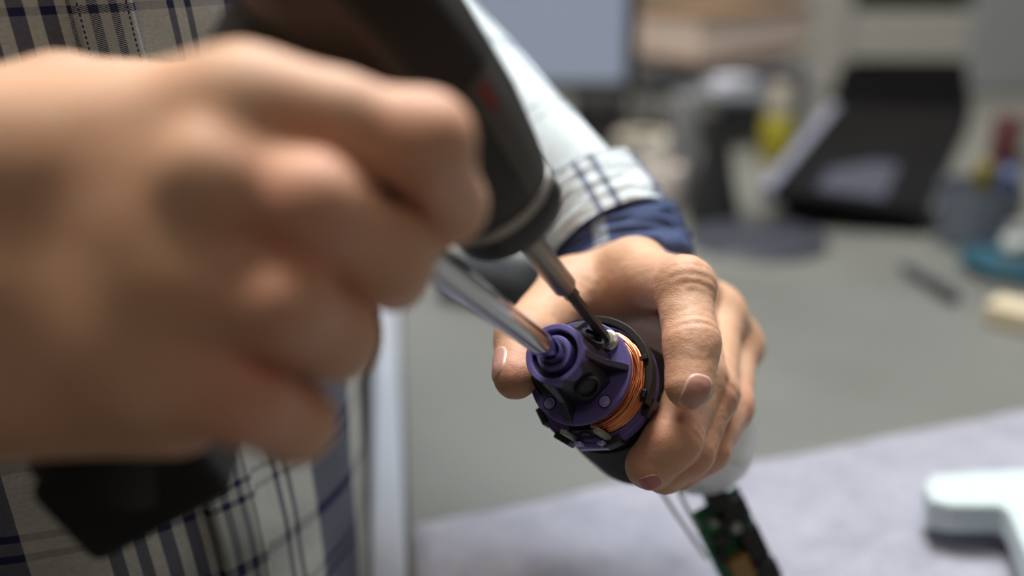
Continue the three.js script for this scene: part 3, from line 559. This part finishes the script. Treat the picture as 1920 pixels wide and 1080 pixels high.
// skin fold across a joint: shallow dents in the plane of the joint, on the back of the finger
function fold(p, dir, back, depth, width, reach) {
  const d = dir.clone().normalize(), b = back.clone().normalize();
  return (x, y, z) => {
    const vx = x - p.x, vy = y - p.y, vz = z - p.z, s = vx * d.x + vy * d.y + vz * d.z, q = vx * vx + vy * vy + vz * vz;
    if (q > reach * reach) return 0;
    const o = (vx * b.x + vy * b.y + vz * b.z) / Math.sqrt(q + 1e-12); if (o < 0) return 0;
    const k = s / width, e = 1 - q / (reach * reach);
    return depth * (Math.exp(-k * k) - 0.35 * Math.exp(-((Math.abs(k) - 2.2) ** 2))) * o * o * Math.min(1, e * 3);
  };
}
// ---- left hand
function onAxisShell(px, py, R) {        // the near point of that line of sight at distance R from the motor's axis
  let best = null;
  for (let d = 0.30; d < 0.46; d += 0.0005) { const v = at(px, py, d).sub(C0), t = v.dot(U), q = Math.sqrt(Math.max(0, v.lengthSq() - t * t)); if (best === null || q < best[1]) best = [d, q]; if (q < R) break; }
  return at(px, py, best[0]);
}
const LJ = {
  wrist: [at(1165, 560, 0.452), 0.024], wristB: [at(1235, 560, 0.452), 0.020],
  iM: [at(1188, 512, 0.388), 0.0105], mM: [at(1284, 540, 0.404), 0.0102], rM: [at(1342, 588, 0.416), 0.0100], pM: [at(1374, 648, 0.427), 0.0092],
  iP: [at(1281, 537, 0.347), 0.0093], iD: [at(1297, 645, 0.333), 0.0083], iT: [at(1293, 721, 0.3275), 0.0077],
  mP: [onAxisShell(1308, 712, 0.0280), 0.0095], mD: [onAxisShell(1262, 826, 0.0290), 0.0087], mT: [onAxisShell(1219, 872, 0.0285), 0.0080],
  rP: [onAxisShell(1332, 738, 0.0300), 0.0092], rD: [onAxisShell(1290, 842, 0.0305), 0.0083], rT: [onAxisShell(1246, 884, 0.0305), 0.0074],
  pP: [onAxisShell(1367, 762, 0.0300), 0.0084], pD: [onAxisShell(1322, 842, 0.0310), 0.0076], pT: [onAxisShell(1275, 880, 0.0310), 0.0068],
  tC: [at(1150, 545, 0.430), 0.0150], tM: [at(1065, 545, 0.394), 0.0112], tI: [at(983, 634, 0.356), 0.0094], tT: [at(968, 703, 0.342), 0.0077],
};
{
  const J = LJ, fingers = [[J.iM, J.iP, J.iD, J.iT], [J.mM, J.mP, J.mD, J.mT], [J.rM, J.rP, J.rD, J.rT], [J.pM, J.pP, J.pD, J.pT], [J.tC, J.tM, J.tI, J.tT]];
  const fs = fingers.map((f) => chain(f, 0.0035));
  const palmB = [bone(J.wrist[0], J.iM[0], 0.021, 0.0100), bone(J.wrist[0], J.mM[0], 0.021, 0.0100), bone(J.wristB[0], J.rM[0], 0.020, 0.0100), bone(J.wristB[0], J.pM[0], 0.020, 0.0092), bone(J.iM[0], J.pM[0], 0.0085, 0.0085),
    bone(J.wrist[0], J.tC[0], 0.022, 0.015), bone(at(1150, 530, 0.40), at(1095, 548, 0.398), 0.0105, 0.0095), bone(at(1195, 545, 0.383), at(1130, 560, 0.395), 0.0070, 0.0085), bone(J.wrist[0], at(1150, 470, 0.56), 0.023, 0.027)];
  const palm = (x, y, z) => { let d = palmB[0](x, y, z); for (let i = 1; i < palmB.length; i++) d = smin(d, palmB[i](x, y, z), 0.012); return d; };
  const bumps = [bone(at(1284, 520, 0.342), at(1300, 530, 0.344), 0.0048, 0.0048), bone(at(1190, 494, 0.382), at(1196, 496, 0.384), 0.0062, 0.0062)];
  const toCam = (p) => camera.position.clone().sub(p);
  const dI = J.iD[0].clone().sub(J.iP[0]), dM = J.mD[0].clone().sub(J.mP[0]);
  const bk = (p, r, u) => toCam(p).normalize().addScaledVector(camRight, r).addScaledVector(camUp, u);
  const folds = [
    fold(J.iD[0].clone().lerp(J.iP[0], 0.06), dI, bk(J.iD[0], 0.3, 0), 0.00026, 0.0007, 0.014), fold(J.iD[0].clone().lerp(J.iP[0], 0.20), dI, bk(J.iD[0], 0.3, 0), 0.00018, 0.0007, 0.014),
    fold(J.iP[0].clone().lerp(J.iD[0], 0.16), dI, bk(J.iP[0], 0.4, 0.3), 0.00016, 0.0008, 0.014), fold(J.iP[0].clone().lerp(J.iD[0], 0.0), dI, bk(J.iP[0], 0.4, 0.5), 0.00012, 0.0008, 0.014), fold(J.iP[0].clone().lerp(J.iD[0], 0.28), dI, bk(J.iP[0], 0.4, 0), 0.00018, 0.0007, 0.014),
    fold(J.mD[0].clone().lerp(J.mT[0], 0.05), dM, bk(J.mD[0], 0.5, -0.4), 0.00022, 0.0007, 0.014), fold(J.mD[0].clone().lerp(J.mP[0], 0.10), dM, bk(J.mD[0], 0.5, -0.4), 0.00012, 0.0007, 0.014),
    fold(J.rP[0], J.rD[0].clone().sub(J.rP[0]), bk(J.rP[0], 0.8, 0), 0.0002, 0.0012, 0.015), fold(J.pP[0], J.pD[0].clone().sub(J.pP[0]), bk(J.pP[0], 0.8, 0), 0.0002, 0.0012, 0.015),
  ];
  const F = (x, y, z) => {
    const p = palm(x, y, z); let d = 1;
    for (let i = 0; i < 5; i++) { const a = smin(p, fs[i](x, y, z), i === 4 ? 0.009 : 0.007); d = i ? smin(d, a, 0.0008) : a; }
    for (const b of bumps) d = smin(d, b(x, y, z), 0.006);
    if (d < 0.003 && d > -0.003) { for (const f of folds) d += f(x, y, z); d += 0.00010 * nz(x * 420, y * 420, z * 420) + 0.0003 * nz(x * 110, y * 110, z * 110); }
    return d;
  };
  leftField = F;
  const b = bounds(Object.values(J), 0.004); b.min.z = Math.min(b.min.z, at(1150, 470, 0.50).z);
  const g = surfaceNets(F, b.min, b.max, 0.0008);
  paintSkin(g, [[J.iP[0], 0.010, 0.35], [J.iD[0].clone().lerp(J.iT[0], 0.2), 0.010, 0.40], [J.iT[0], 0.008, 0.2], [J.mD[0], 0.009, 0.75], [J.mT[0], 0.008, 0.35], [J.mM[0], 0.009, 0.4], [J.rM[0], 0.009, 0.6], [J.pM[0], 0.009, 0.6], [J.rP[0], 0.010, 0.7], [J.pP[0], 0.009, 0.9], [J.rD[0], 0.009, 0.7], [J.pD[0], 0.009, 0.9], [J.tT[0], 0.010, 0.75], [J.tM[0], 0.010, 0.55], [J.tI[0], 0.009, 0.3], [J.iM[0], 0.009, 0.3]]);
  skinGeos.push(g);
}
// ---- right hand, closed round the grip
const RJ = {
  iM: [at(448, 214, 0.206), 0.0108], mM: [at(395, 345, 0.203), 0.0105], rM: [at(335, 520, 0.204), 0.0103], pM: [at(285, 690, 0.210), 0.0100],
  iP: [at(797, 262, 0.209), 0.0090], iD: [at(838, 385, 0.229), 0.0080], iT: [at(800, 425, 0.252), 0.0072],
  mP: [at(580, 380, 0.198), 0.0092], mD: [at(728, 480, 0.214), 0.0088], mT: [at(740, 520, 0.241), 0.0078],
  rP: [at(530, 562, 0.199), 0.0092], rD: [at(625, 628, 0.215), 0.0086], rT: [at(640, 650, 0.242), 0.0077],
  pP: [at(455, 745, 0.208), 0.0088], pD: [at(550, 792, 0.222), 0.0080], pT: [at(560, 810, 0.245), 0.0070],
  w0: [at(-230, 330, 0.222), 0.019], w1: [at(-230, 520, 0.226), 0.022], w2: [at(-200, 700, 0.232), 0.019],
  tM: [at(115, 200, 0.248), 0.0118], tI: [at(370, 190, 0.278), 0.0100], tT: [at(600, 210, 0.288), 0.0085],
};
{
  const J = RJ, fs = [[J.iM, J.iP, J.iD, J.iT], [J.mM, J.mP, J.mD, J.mT], [J.rM, J.rP, J.rD, J.rT], [J.pM, J.pP, J.pD, J.pT], [J.w0, J.tM, J.tI, J.tT]].map((f) => chain(f, 0.004));
  const pb = [bone(J.w0[0], J.iM[0], 0.018, 0.0105), bone(J.w0[0], J.mM[0], 0.018, 0.0102), bone(J.w1[0], J.rM[0], 0.019, 0.0100), bone(J.w2[0], J.pM[0], 0.018, 0.0105), bone(J.iM[0], J.pM[0], 0.009, 0.009), bone(J.w1[0], J.w2[0], 0.019, 0.019), bone(at(60, 560, 0.222), at(250, 620, 0.216), 0.014, 0.012), bone(J.w2[0], at(330, 745, 0.222), 0.016, 0.0115), bone(at(300, 430, 0.207), at(440, 470, 0.208), 0.0115, 0.0105), bone(at(250, 600, 0.211), at(400, 650, 0.213), 0.0115, 0.0100)];
  const palm = (x, y, z) => { let d = pb[0](x, y, z); for (let i = 1; i < pb.length; i++) d = smin(d, pb[i](x, y, z), 0.011); return d; };
  const knock = [bone(at(470, 180, 0.202), at(620, 205, 0.204), 0.0062, 0.0062), bone(at(390, 318, 0.194), at(400, 330, 0.194), 0.0065, 0.0065)];
  const F = (x, y, z) => {
    const p = palm(x, y, z); let d = 1;
    for (let i = 0; i < 5; i++) { const a = smin(p, fs[i](x, y, z), 0.007); d = i ? smin(d, a, 0.001) : a; }
    for (const k of knock) d = smin(d, k(x, y, z), 0.007);
    return d;
  };
  const g = surfaceNets(F, bounds(Object.values(J), 0.004).min, bounds(Object.values(J), 0.004).max, 0.0014);
  paintSkin(g, [[J.iP[0], 0.012, 0.5], [J.mP[0], 0.012, 0.7], [J.rP[0], 0.012, 0.6], [J.pP[0], 0.012, 0.7], [J.iD[0], 0.010, 0.3]]);
  skinGeos.push(g);
}
// ---- the rest of the body: arms, trunk, neck, head, legs (inside the clothes)
const TILT = 10 * D2R, TC = V(-0.2, 0, 0), tAxis = V(0, Math.cos(TILT), -Math.sin(TILT));
const tMid = V(-0.20, 0.143, -0.432);                                   // the trunk's axis passes here
const trunk = (y) => tMid.clone().addScaledVector(tAxis, (y - tMid.y) / tAxis.y);
const SH = { r: V(-0.24, 0.60, -0.36), l: V(-0.17, 0.60, -0.69) };
const ELB = { l: at(650, -60, 0.535), r: V(-0.40, 0.28, -0.16) };
{
  const wl = at(1160, 540, 0.475), wr = at(-210, 510, 0.228), head = V(-0.19, 0.90, -0.545), hip = trunk(-0.02);
  const parts = [
    chain([[at(1172, 560, 0.455), 0.022], [at(1120, 440, 0.462), 0.0215], [at(1060, 345, 0.468), 0.0205], [at(890, 175, 0.495), 0.0215], [ELB.l, 0.023], [ELB.l.clone().lerp(SH.l, 0.5).add(V(0.01, 0, 0)), 0.029], [SH.l, 0.040]], 0.012),
    chain([[wr, 0.022], [wr.clone().lerp(ELB.r, 0.6), 0.027], [ELB.r, 0.025], [ELB.r.clone().lerp(SH.r, 0.5).add(V(-0.02, 0, 0)), 0.030], [SH.r, 0.040]], 0.012),
    bone(SH.l, SH.r, 0.05, 0.05), bone(trunk(0.03), trunk(0.48), 0.10, 0.105), bone(trunk(0.55), V(-0.19, 0.80, -0.545), 0.06, 0.05),
    chain([[head.clone().add(V(0.01, -0.07, 0)), 0.06], [head.clone().add(V(0, 0.05, 0)), 0.082]], 0.04),
    bone(hip.clone().add(V(0, -0.06, 0.06)), V(-0.21, -0.70, -0.33), 0.075, 0.04), bone(hip.clone().add(V(0, -0.06, -0.06)), V(-0.21, -0.70, -0.52), 0.075, 0.04),
  ];
  const face = [bone(head.clone().add(V(0.085, 0.0, 0)), head.clone().add(V(0.105, -0.028, 0)), 0.008, 0.013), bone(head.clone().add(V(0.062, -0.075, 0)), head.clone().add(V(0.07, -0.1, 0)), 0.022, 0.024), bone(head.clone().add(V(0.078, 0.022, -0.035)), head.clone().add(V(0.078, 0.022, 0.035)), 0.01, 0.01),
    bone(head.clone().add(V(-0.01, -0.025, 0.08)), head.clone().add(V(-0.015, 0.025, 0.084)), 0.011, 0.014), bone(head.clone().add(V(-0.01, -0.025, -0.08)), head.clone().add(V(-0.015, 0.025, -0.084)), 0.011, 0.014), bone(head.clone().add(V(0.086, -0.058, -0.016)), head.clone().add(V(0.086, -0.058, 0.016)), 0.008, 0.008)];
  const sockets = [head.clone().add(V(0.088, 0.002, 0.032)), head.clone().add(V(0.088, 0.002, -0.032))];
  const F = (x, y, z) => { let d = parts[0](x, y, z); for (let i = 1; i < parts.length; i++) d = smin(d, parts[i](x, y, z), i === 1 ? 0.004 : 0.03); for (const f of face) d = smin(d, f(x, y, z), 0.014); for (const s of sockets) d = -smin(-d, Math.hypot(x - s.x, y - s.y, z - s.z) - 0.013, 0.01); return d; };
  const g = surfaceNets(F, V(-0.50, -0.76, -0.80), V(0.09, 1.03, -0.09), 0.008);
  paintSkin(g, []); skinGeos.push(g);
  const eye = std(srgb(225, 222, 216), 0.25);
  for (const s of sockets) { const e = mesh('eye', new THREE.SphereGeometry(0.0125, 20, 14).translate(s.x - 0.008, s.y, s.z), eye, person); mesh('iris', new THREE.SphereGeometry(0.0062, 16, 10).translate(s.x - 0.001, s.y - 0.002, s.z), std(srgb(70, 48, 30), 0.2), e); }
  const hf = bone(head.clone().add(V(-0.028, 0.045, 0)), head.clone().add(V(0.0, 0.07, 0)), 0.085, 0.083), hair = surfaceNets((x, y, z) => Math.max(hf(x, y, z) + 0.002 * nz(x * 60, y * 60, z * 60), -(y - head.y + 0.03 + (x - head.x) * -0.5)), head.clone().addScalar(-0.16), head.clone().addScalar(0.18), 0.006);
  mesh('hair', boxUV(hair, 0.05), std(srgb(48, 36, 28), 0.7), person);
}
mesh('body', merged(skinGeos), M.skin, person);
// ---- fingernails
function nail(center, along, normal, len, wid, tone, label) {
  const n = normal.clone().normalize(), a = along.clone().addScaledVector(n, -n.dot(along)).normalize(), s = a.clone().cross(n), pos = [], idx = [], NR = 10, NA = 40;
  const settle = (p, n, q) => { for (let k = 0; k < 80; k++) { const d = leftField(p.x, p.y, p.z); if (d < 0.00005) break; p.addScaledVector(n, -Math.max(0.00003, d * 0.7)); } p.addScaledVector(n, q < 0.9 ? 0.00045 - 0.0002 * q : 0.00027 - 0.0008 * (q - 0.9) / 0.1); };
  const col = [], mid = tone, rim = srgb(236, 198, 178), tipc = srgb(222, 190, 172), cc = new THREE.Color();
  const shade = (q, v) => { cc.copy(mid).lerp(rim, Math.min(1, Math.max(0, (q - 0.8) / 0.15))); if (v > 0.6) cc.lerp(tipc, (v - 0.6) * 1.2); col.push(cc.r, cc.g, cc.b); };
  const c00 = center.clone().addScaledVector(n, 0.0105); settle(c00, n, 0); pos.push(...c00.toArray()); shade(0, 0);
  for (let i = 1; i <= NR; i++) for (let j = 0; j < NA; j++) {
    const q = i / NR, t = j / NA * Math.PI * 2, c = Math.cos(t), sn = Math.sin(t), e = 2 / 2.7, u = q * Math.sign(c) * Math.abs(c) ** e, v = q * Math.sign(sn) * Math.abs(sn) ** e, ph = 0;
    const p = center.clone().addScaledVector(a, v * len / 2).addScaledVector(s, u * wid / 2).addScaledVector(n, 0.0105);
    settle(p, n, q);
    shade(q, v);
    pos.push(...p.toArray());
  }
  for (let j = 0; j < NA; j++) { const k = (j + 1) % NA; idx.push(0, 1 + j, 1 + k); for (let i = 0; i < NR - 1; i++) { const A = 1 + i * NA + j, B = 1 + i * NA + k, C = A + NA, D = B + NA; idx.push(A, C, D, A, D, B); } }
  const g = new THREE.BufferGeometry(); g.setAttribute('position', new THREE.Float32BufferAttribute(pos, 3)); g.setAttribute('color', new THREE.Float32BufferAttribute(col, 3)); g.setIndex(idx); g.computeVertexNormals();
  g.setAttribute('uv', new THREE.BufferAttribute(new Float32Array(pos.length / 3 * 2), 2));
  return mesh('fingernail', g, M.nail, person, label);
}
{
  const nI = camBack.clone().multiplyScalar(0.92).addScaledVector(camRight, 0.24).addScaledVector(camUp, -0.12).normalize(), aI = at(1300, 766, 0.325).sub(at(1317, 692, 0.3265));
  nail(at(1291, 728, 0.3275), aI, nI, 0.0124, 0.0100, srgb(206, 150, 136));
  const nM = camBack.clone().multiplyScalar(0.93).addScaledVector(camUp, -0.36).normalize(), aM = camRight.clone().multiplyScalar(-0.85).addScaledVector(camUp, -0.5);
  nail(LJ.mT[0].clone().addScaledVector(camRight, -0.0008).addScaledVector(camUp, -0.0022), aM, nM, 0.0086, 0.0066, srgb(200, 122, 124));
  const nT = camRight.clone().multiplyScalar(-0.86).addScaledVector(camBack, 0.34).addScaledVector(camUp, 0.25).normalize();
  nail(LJ.tT[0].clone().lerp(LJ.tI[0], 0.15), LJ.tT[0].clone().sub(LJ.tI[0]), nT, 0.0125, 0.0105, srgb(212, 156, 140));
}
// ---- shirt
const NAVY = [26, 30, 76], WHITE = [212, 210, 200];
function sett(list) { const tot = list.reduce((a, b) => a + b[0], 0); return (t) => { let x = ((t % 1) + 1) % 1 * tot; for (const [w, k] of list) { if (x < w) return k; x -= w; } return 0; }; }
function plaidTexture(su, sv, n = 1024, m = 1024, NAVY = [26, 30, 76], PALE = WHITE) {
  return dataTexture(n, m, (u, v, x, y) => {
    const a = su(u), b = sv(v), w = ((x * (n > m ? 1.38 : 1) + y) % 12), k = w < 8.6 ? a : b, t = 0.9 + 0.1 * nC(u, v) + 0.05 * ((w % 6) < 3 ? 1 : 0);
    return [0, 1, 2].map((c) => (k ? NAVY[c] : PALE[c]) * t);
  });
}
const S1 = sett([[2.1, 1], [24, 0], [4.5, 1], [4, 0], [4, 1], [4.3, 0], [4.8, 1], [4.2, 0], [4.6, 1], [21, 0], [13, 0], [2.2, 1], [3.5, 0], [2.2, 1], [12, 0], [29.6, 1]]), S2 = sett([[20, 0], [5, 1], [22, 0], [2.5, 1], [4, 0], [2.5, 1]]);
const plaid = plaidTexture(S1, S2, 2048, 1024), cloth = dataTexture(256, 256, (u, v, x, y) => ((x + y) % 8 < 4 ? 200 : 60), false, [8, 8]);
const shirtM = new THREE.MeshPhysicalMaterial({ color: 0xffffff, map: plaid, roughness: 0.85, bumpMap: cloth, bumpScale: 0.00012, side: THREE.DoubleSide, sheen: 0.2, sheenRoughness: 0.6 });
const PER = 0.0506;
const S3 = sett([[9, 0], [1.6, 1], [4, 0], [1.6, 1]]), litSleeveTex = plaidTexture(sett([[34, 0], [2.6, 1], [5, 0], [2.6, 1], [20, 0], [22, 1]]), sett([[40, 0], [2.4, 1], [5, 0], [2.4, 1], [36, 0], [6, 1]]), 1024, 1024, [44, 56, 104], [232, 238, 240]);  // sleeve whites and blues lifted, strong lamp light put into the cloth colour
const litSleeveM = shirtM.clone(); litSleeveM.map = litSleeveTex;
// trunk surface: angle from the camera side (0) round towards the bench (90)
function trunkR(th, y) {
  const s = ((th % 360) + 360) % 360, wide = s > 110 && s < 350 ? Math.sin((s - 110) / 240 * Math.PI) : 0;
  return 0.135 + 0.05 * wide - (y > 0.45 ? (y - 0.45) * 0.25 : 0) + (y < 0.08 ? 0.02 * (y - 0.08) : 0);
}
function trunkPoint(th, y, lift = 0) {
  const a = th * D2R, r = trunkR(th, y), w = 0.0016 * nz(th * 0.05, y * 14, 2) + 0.0022 * nz(th * 0.02 + y * 6, y * 5 - th * 0.03, 6) + 0.0008 * nz(th * 0.12, y * 40, 8);
  return trunk(y).add(V(Math.sin(a), 0, Math.cos(a)).multiplyScalar(r + w + lift));
}
const placketAt = (y) => 47 - (y - 0.103) * 84;         // the button strip drifts round with height
function strip(tha, thb, y0, y1, nt, ny, lift, uvf) {
  const pos = [], uv = [], idx = [];
  for (let j = 0; j <= ny; j++) for (let i = 0; i <= nt; i++) {
    const y = y0 + (y1 - y0) * j / ny, a = typeof tha === 'function' ? tha(y) : tha, b = typeof thb === 'function' ? thb(y) : thb, th = a + (b - a) * i / nt;
    const L = typeof lift === 'function' ? lift(i / nt) : lift;
    pos.push(...trunkPoint(th, y, L).toArray()); uv.push(...uvf(th, y, i / nt));
  }
  for (let j = 0; j < ny; j++) for (let i = 0; i < nt; i++) { const a = j * (nt + 1) + i, b = a + 1, c = b + nt + 1, d = a + nt + 1; idx.push(a, b, c, a, c, d); }
  const g = new THREE.BufferGeometry(); g.setAttribute('position', new THREE.Float32BufferAttribute(pos, 3)); g.setAttribute('uv', new THREE.Float32BufferAttribute(uv, 2)); g.setIndex(idx); g.computeVertexNormals();
  return g;
}
const shirt = new THREE.Group(); shirt.name = 'shirt'; person.add(shirt); shirt.userData.label = 'white shirt with navy plaid';
{
  const uvT = (th, y) => [((th - placketAt(y)) * D2R * 0.135) / 0.14 + 0.5, y / PER * 0.9 + 0.1];
  mesh('shirt_body', strip(-180, 180, 0.004, 0.62, 240, 150, 0, uvT), shirtM, shirt);
  // placket: its own strip of cloth, stitched along both edges
  const W = 8.8, bands = [[0, 0.05, 1], [0.05, 0.27, 0], [0.27, 0.42, 1], [0.42, 0.58, 0], [0.58, 0.70, 1], [0.70, 0.93, 0], [0.93, 1, 1]], S2b = S2;
  const ptex = dataTexture(256, 1024, (u, v, x, y) => {
    const a = bands.find((b) => u >= b[0] && u < b[1])?.[2] ?? 0, b = S2b(v * 1.0), k = ((x * 0.6 + y) % 12) < 6 ? a : b, st = (Math.abs(u - 0.14) < 0.014 || Math.abs(u - 0.84) < 0.014) && (v * 34 % 1) < 0.6;
    return [0, 1, 2].map((c) => (st ? NAVY[c] * 1.1 : k ? NAVY[c] : WHITE[c]) * (0.92 + 0.1 * nC(u, v)));
  });
  const pm = shirtM.clone(); pm.map = ptex;
  const pl = mesh('placket', strip((y) => placketAt(y) - W / 2, (y) => placketAt(y) + W / 2, 0.004, 0.58, 16, 150, (t) => (t < 0.001 || t > 0.999 ? 0.0002 : 0.0026), (th, y, t) => [t, y / PER * 0.9 + 0.1]), pm, shirt, 'stitched button strip');
  for (const y of [0.052, 0.142, 0.322, 0.412]) {
    const c = trunkPoint(placketAt(y) + 1, y, 0.0028), o = c.clone().sub(trunk(y)).setY(0).normalize();
    const b = mesh('button', turnedCrisp([[0.0001, 0.0008], [0.0036, 0.0008], [0.0042, 0.0018], [0.0052, 0.0018], [0.0056, 0.0010], [0.0056, 0]], 28), std(srgb(46, 50, 84), 0.3), pl, 'dark blue button'); alongTo(b, c, c.clone().add(o));
  }
  const col = mesh('collar', turnedY([[0.075, 0.0], [0.07, 0.03], [0.066, 0.045], [0.078, 0.04], [0.088, 0.005]], 40).applyMatrix4(new THREE.Matrix4().makeTranslation(trunk(0.615).x, 0.615, trunk(0.615).z)), shirtM, shirt);
}
function sleeve(name, pts, rad, nt, ny, m, wrinkle, shift = 0) {           // swept tube of cloth with its own folds
  const cv = new THREE.CatmullRomCurve3(pts), fr = cv.computeFrenetFrames(ny, false), pos = [], uv = [], idx = [], len = cv.getLength();
  for (let j = 0; j <= ny; j++) { const s = j / ny, p = cv.getPointAt(s);
    for (let i = 0; i <= nt; i++) { const a = i / nt * Math.PI * 2, c = Math.cos(a), q = Math.sin(a), r = rad(s, a) + wrinkle * (nz(c * 1.6 + s * 3, q * 1.6, s * 11) + 0.5 * nz(c * 3, q * 3 + s * 8, s * 24));
      const v = p.clone().addScaledVector(fr.normals[j], c * r).addScaledVector(fr.binormals[j], q * r); pos.push(v.x, v.y, v.z); uv.push(i / nt * 2 + shift, s * len / 0.095); } }
  for (let j = 0; j < ny; j++) for (let i = 0; i < nt; i++) { const a = j * (nt + 1) + i, b = a + 1, c = b + nt + 1, d = a + nt + 1; idx.push(a, b, c, a, c, d); }
  const g = new THREE.BufferGeometry(); g.setAttribute('position', new THREE.Float32BufferAttribute(pos, 3)); g.setAttribute('uv', new THREE.Float32BufferAttribute(uv, 2)); g.setIndex(idx); g.computeVertexNormals();
  return mesh(name, g, m, shirt);
}
{
  // left: cuff, wide loose part above it, then the narrower sleeve up to the shoulder
  const c0 = at(1186, 497, 0.446), c1 = at(1130, 385, 0.455), c2 = at(1085, 290, 0.462);
  const litCuffM = shirtM.clone(); litCuffM.map = plaidTexture(sett([[2, 0], [12, 1], [3, 0], [26, 1]]), sett([[1, 0], [20, 1], [2, 0], [20, 1]]), 1024, 1024, [80, 94, 136], [190, 200, 214]);  // cuff blue lightened in the texture for the light falling on it
  sleeve('cuff', [at(1178, 548, 0.440), at(1168, 484, 0.449), at(1152, 425, 0.456)], (s) => 0.0272 + 0.0014 * Math.sin(Math.PI * Math.min(1, s * 1.15)), 80, 40, litCuffM, 0.0022);
  sleeve('sleeve_fold', [at(1150, 452, 0.450), at(1126, 408, 0.456), at(1096, 358, 0.463), at(1086, 340, 0.465)], (s) => (s < 0.85 ? 0.0278 - 0.0012 * s : 0.0248 * Math.sqrt(Math.max(0.02, 1 - ((s - 0.85) / 0.16) ** 2)) + 0.002), 100, 60, litSleeveM, 0.0012);
  sleeve('sleeve', [at(1120, 420, 0.458), at(1060, 345, 0.466), at(1000, 285, 0.478), at(890, 175, 0.495), at(770, 55, 0.515), ELB.l, ELB.l.clone().lerp(SH.l, 0.5).add(V(0.01, 0, 0)), SH.l.clone().add(V(0, -0.01, 0.02))], (s) => 0.0225 + 0.026 * Math.min(1, s * 1.25), 90, 120, litSleeveM, 0.0018, 0.62);
  const w = at(-430, 520, 0.233);
  sleeve('sleeve', [w, w.clone().lerp(ELB.r, 0.5), ELB.r, ELB.r.clone().lerp(SH.r, 0.5).add(V(-0.02, 0, 0)), SH.r], (s) => 0.036 + 0.026 * Math.min(1, s * 1.4), 80, 90, litSleeveM, 0.003);
  for (const [s, k] of [[SH.l, -1], [SH.r, 1]]) { }
  const yoke = surfaceNets((() => { const a = bone(SH.l, SH.r, 0.064, 0.064), b = bone(trunk(0.56), trunk(0.50), 0.11, 0.125); return (x, y, z) => smin(a(x, y, z), b(x, y, z), 0.05); })(), V(-0.45, 0.35, -0.80), V(0.05, 0.72, -0.2), 0.007);
  mesh('yoke', boxUV(yoke, PER), shirtM, shirt);
}
{ // trousers and shoes
  const hip = trunk(0.0), tm = std(srgb(24, 21, 22), 0.85), parts = [bone(hip.clone().add(V(0, 0.0, 0.035)), hip.clone().add(V(0, 0.0, -0.035)), 0.093, 0.093), bone(hip.clone().add(V(0, -0.05, 0.06)), V(-0.21, -0.66, -0.33), 0.085, 0.055), bone(hip.clone().add(V(0, -0.05, -0.06)), V(-0.21, -0.66, -0.52), 0.085, 0.055)];
  const F = (x, y, z) => smin(smin(parts[1](x, y, z), parts[2](x, y, z), 0.01), parts[0](x, y, z), 0.03);
  mesh('trousers', boxUV(surfaceNets(F, V(-0.36, -0.75, -0.66), V(-0.02, 0.11, -0.2), 0.009), 0.1), tm, person);
  for (const z of [-0.33, -0.52]) { const s = bone(V(-0.23, -0.725, z), V(-0.08, -0.735, z), 0.04, 0.034); mesh('shoe', boxUV(surfaceNets((x, y, q) => Math.max(s(x, y, q), -0.757 - y), V(-0.3, -0.78, z - 0.06), V(0, -0.66, z + 0.06), 0.006), 0.1), std(srgb(30, 26, 24), 0.5), person); }
}
renderer.render(scene, camera);
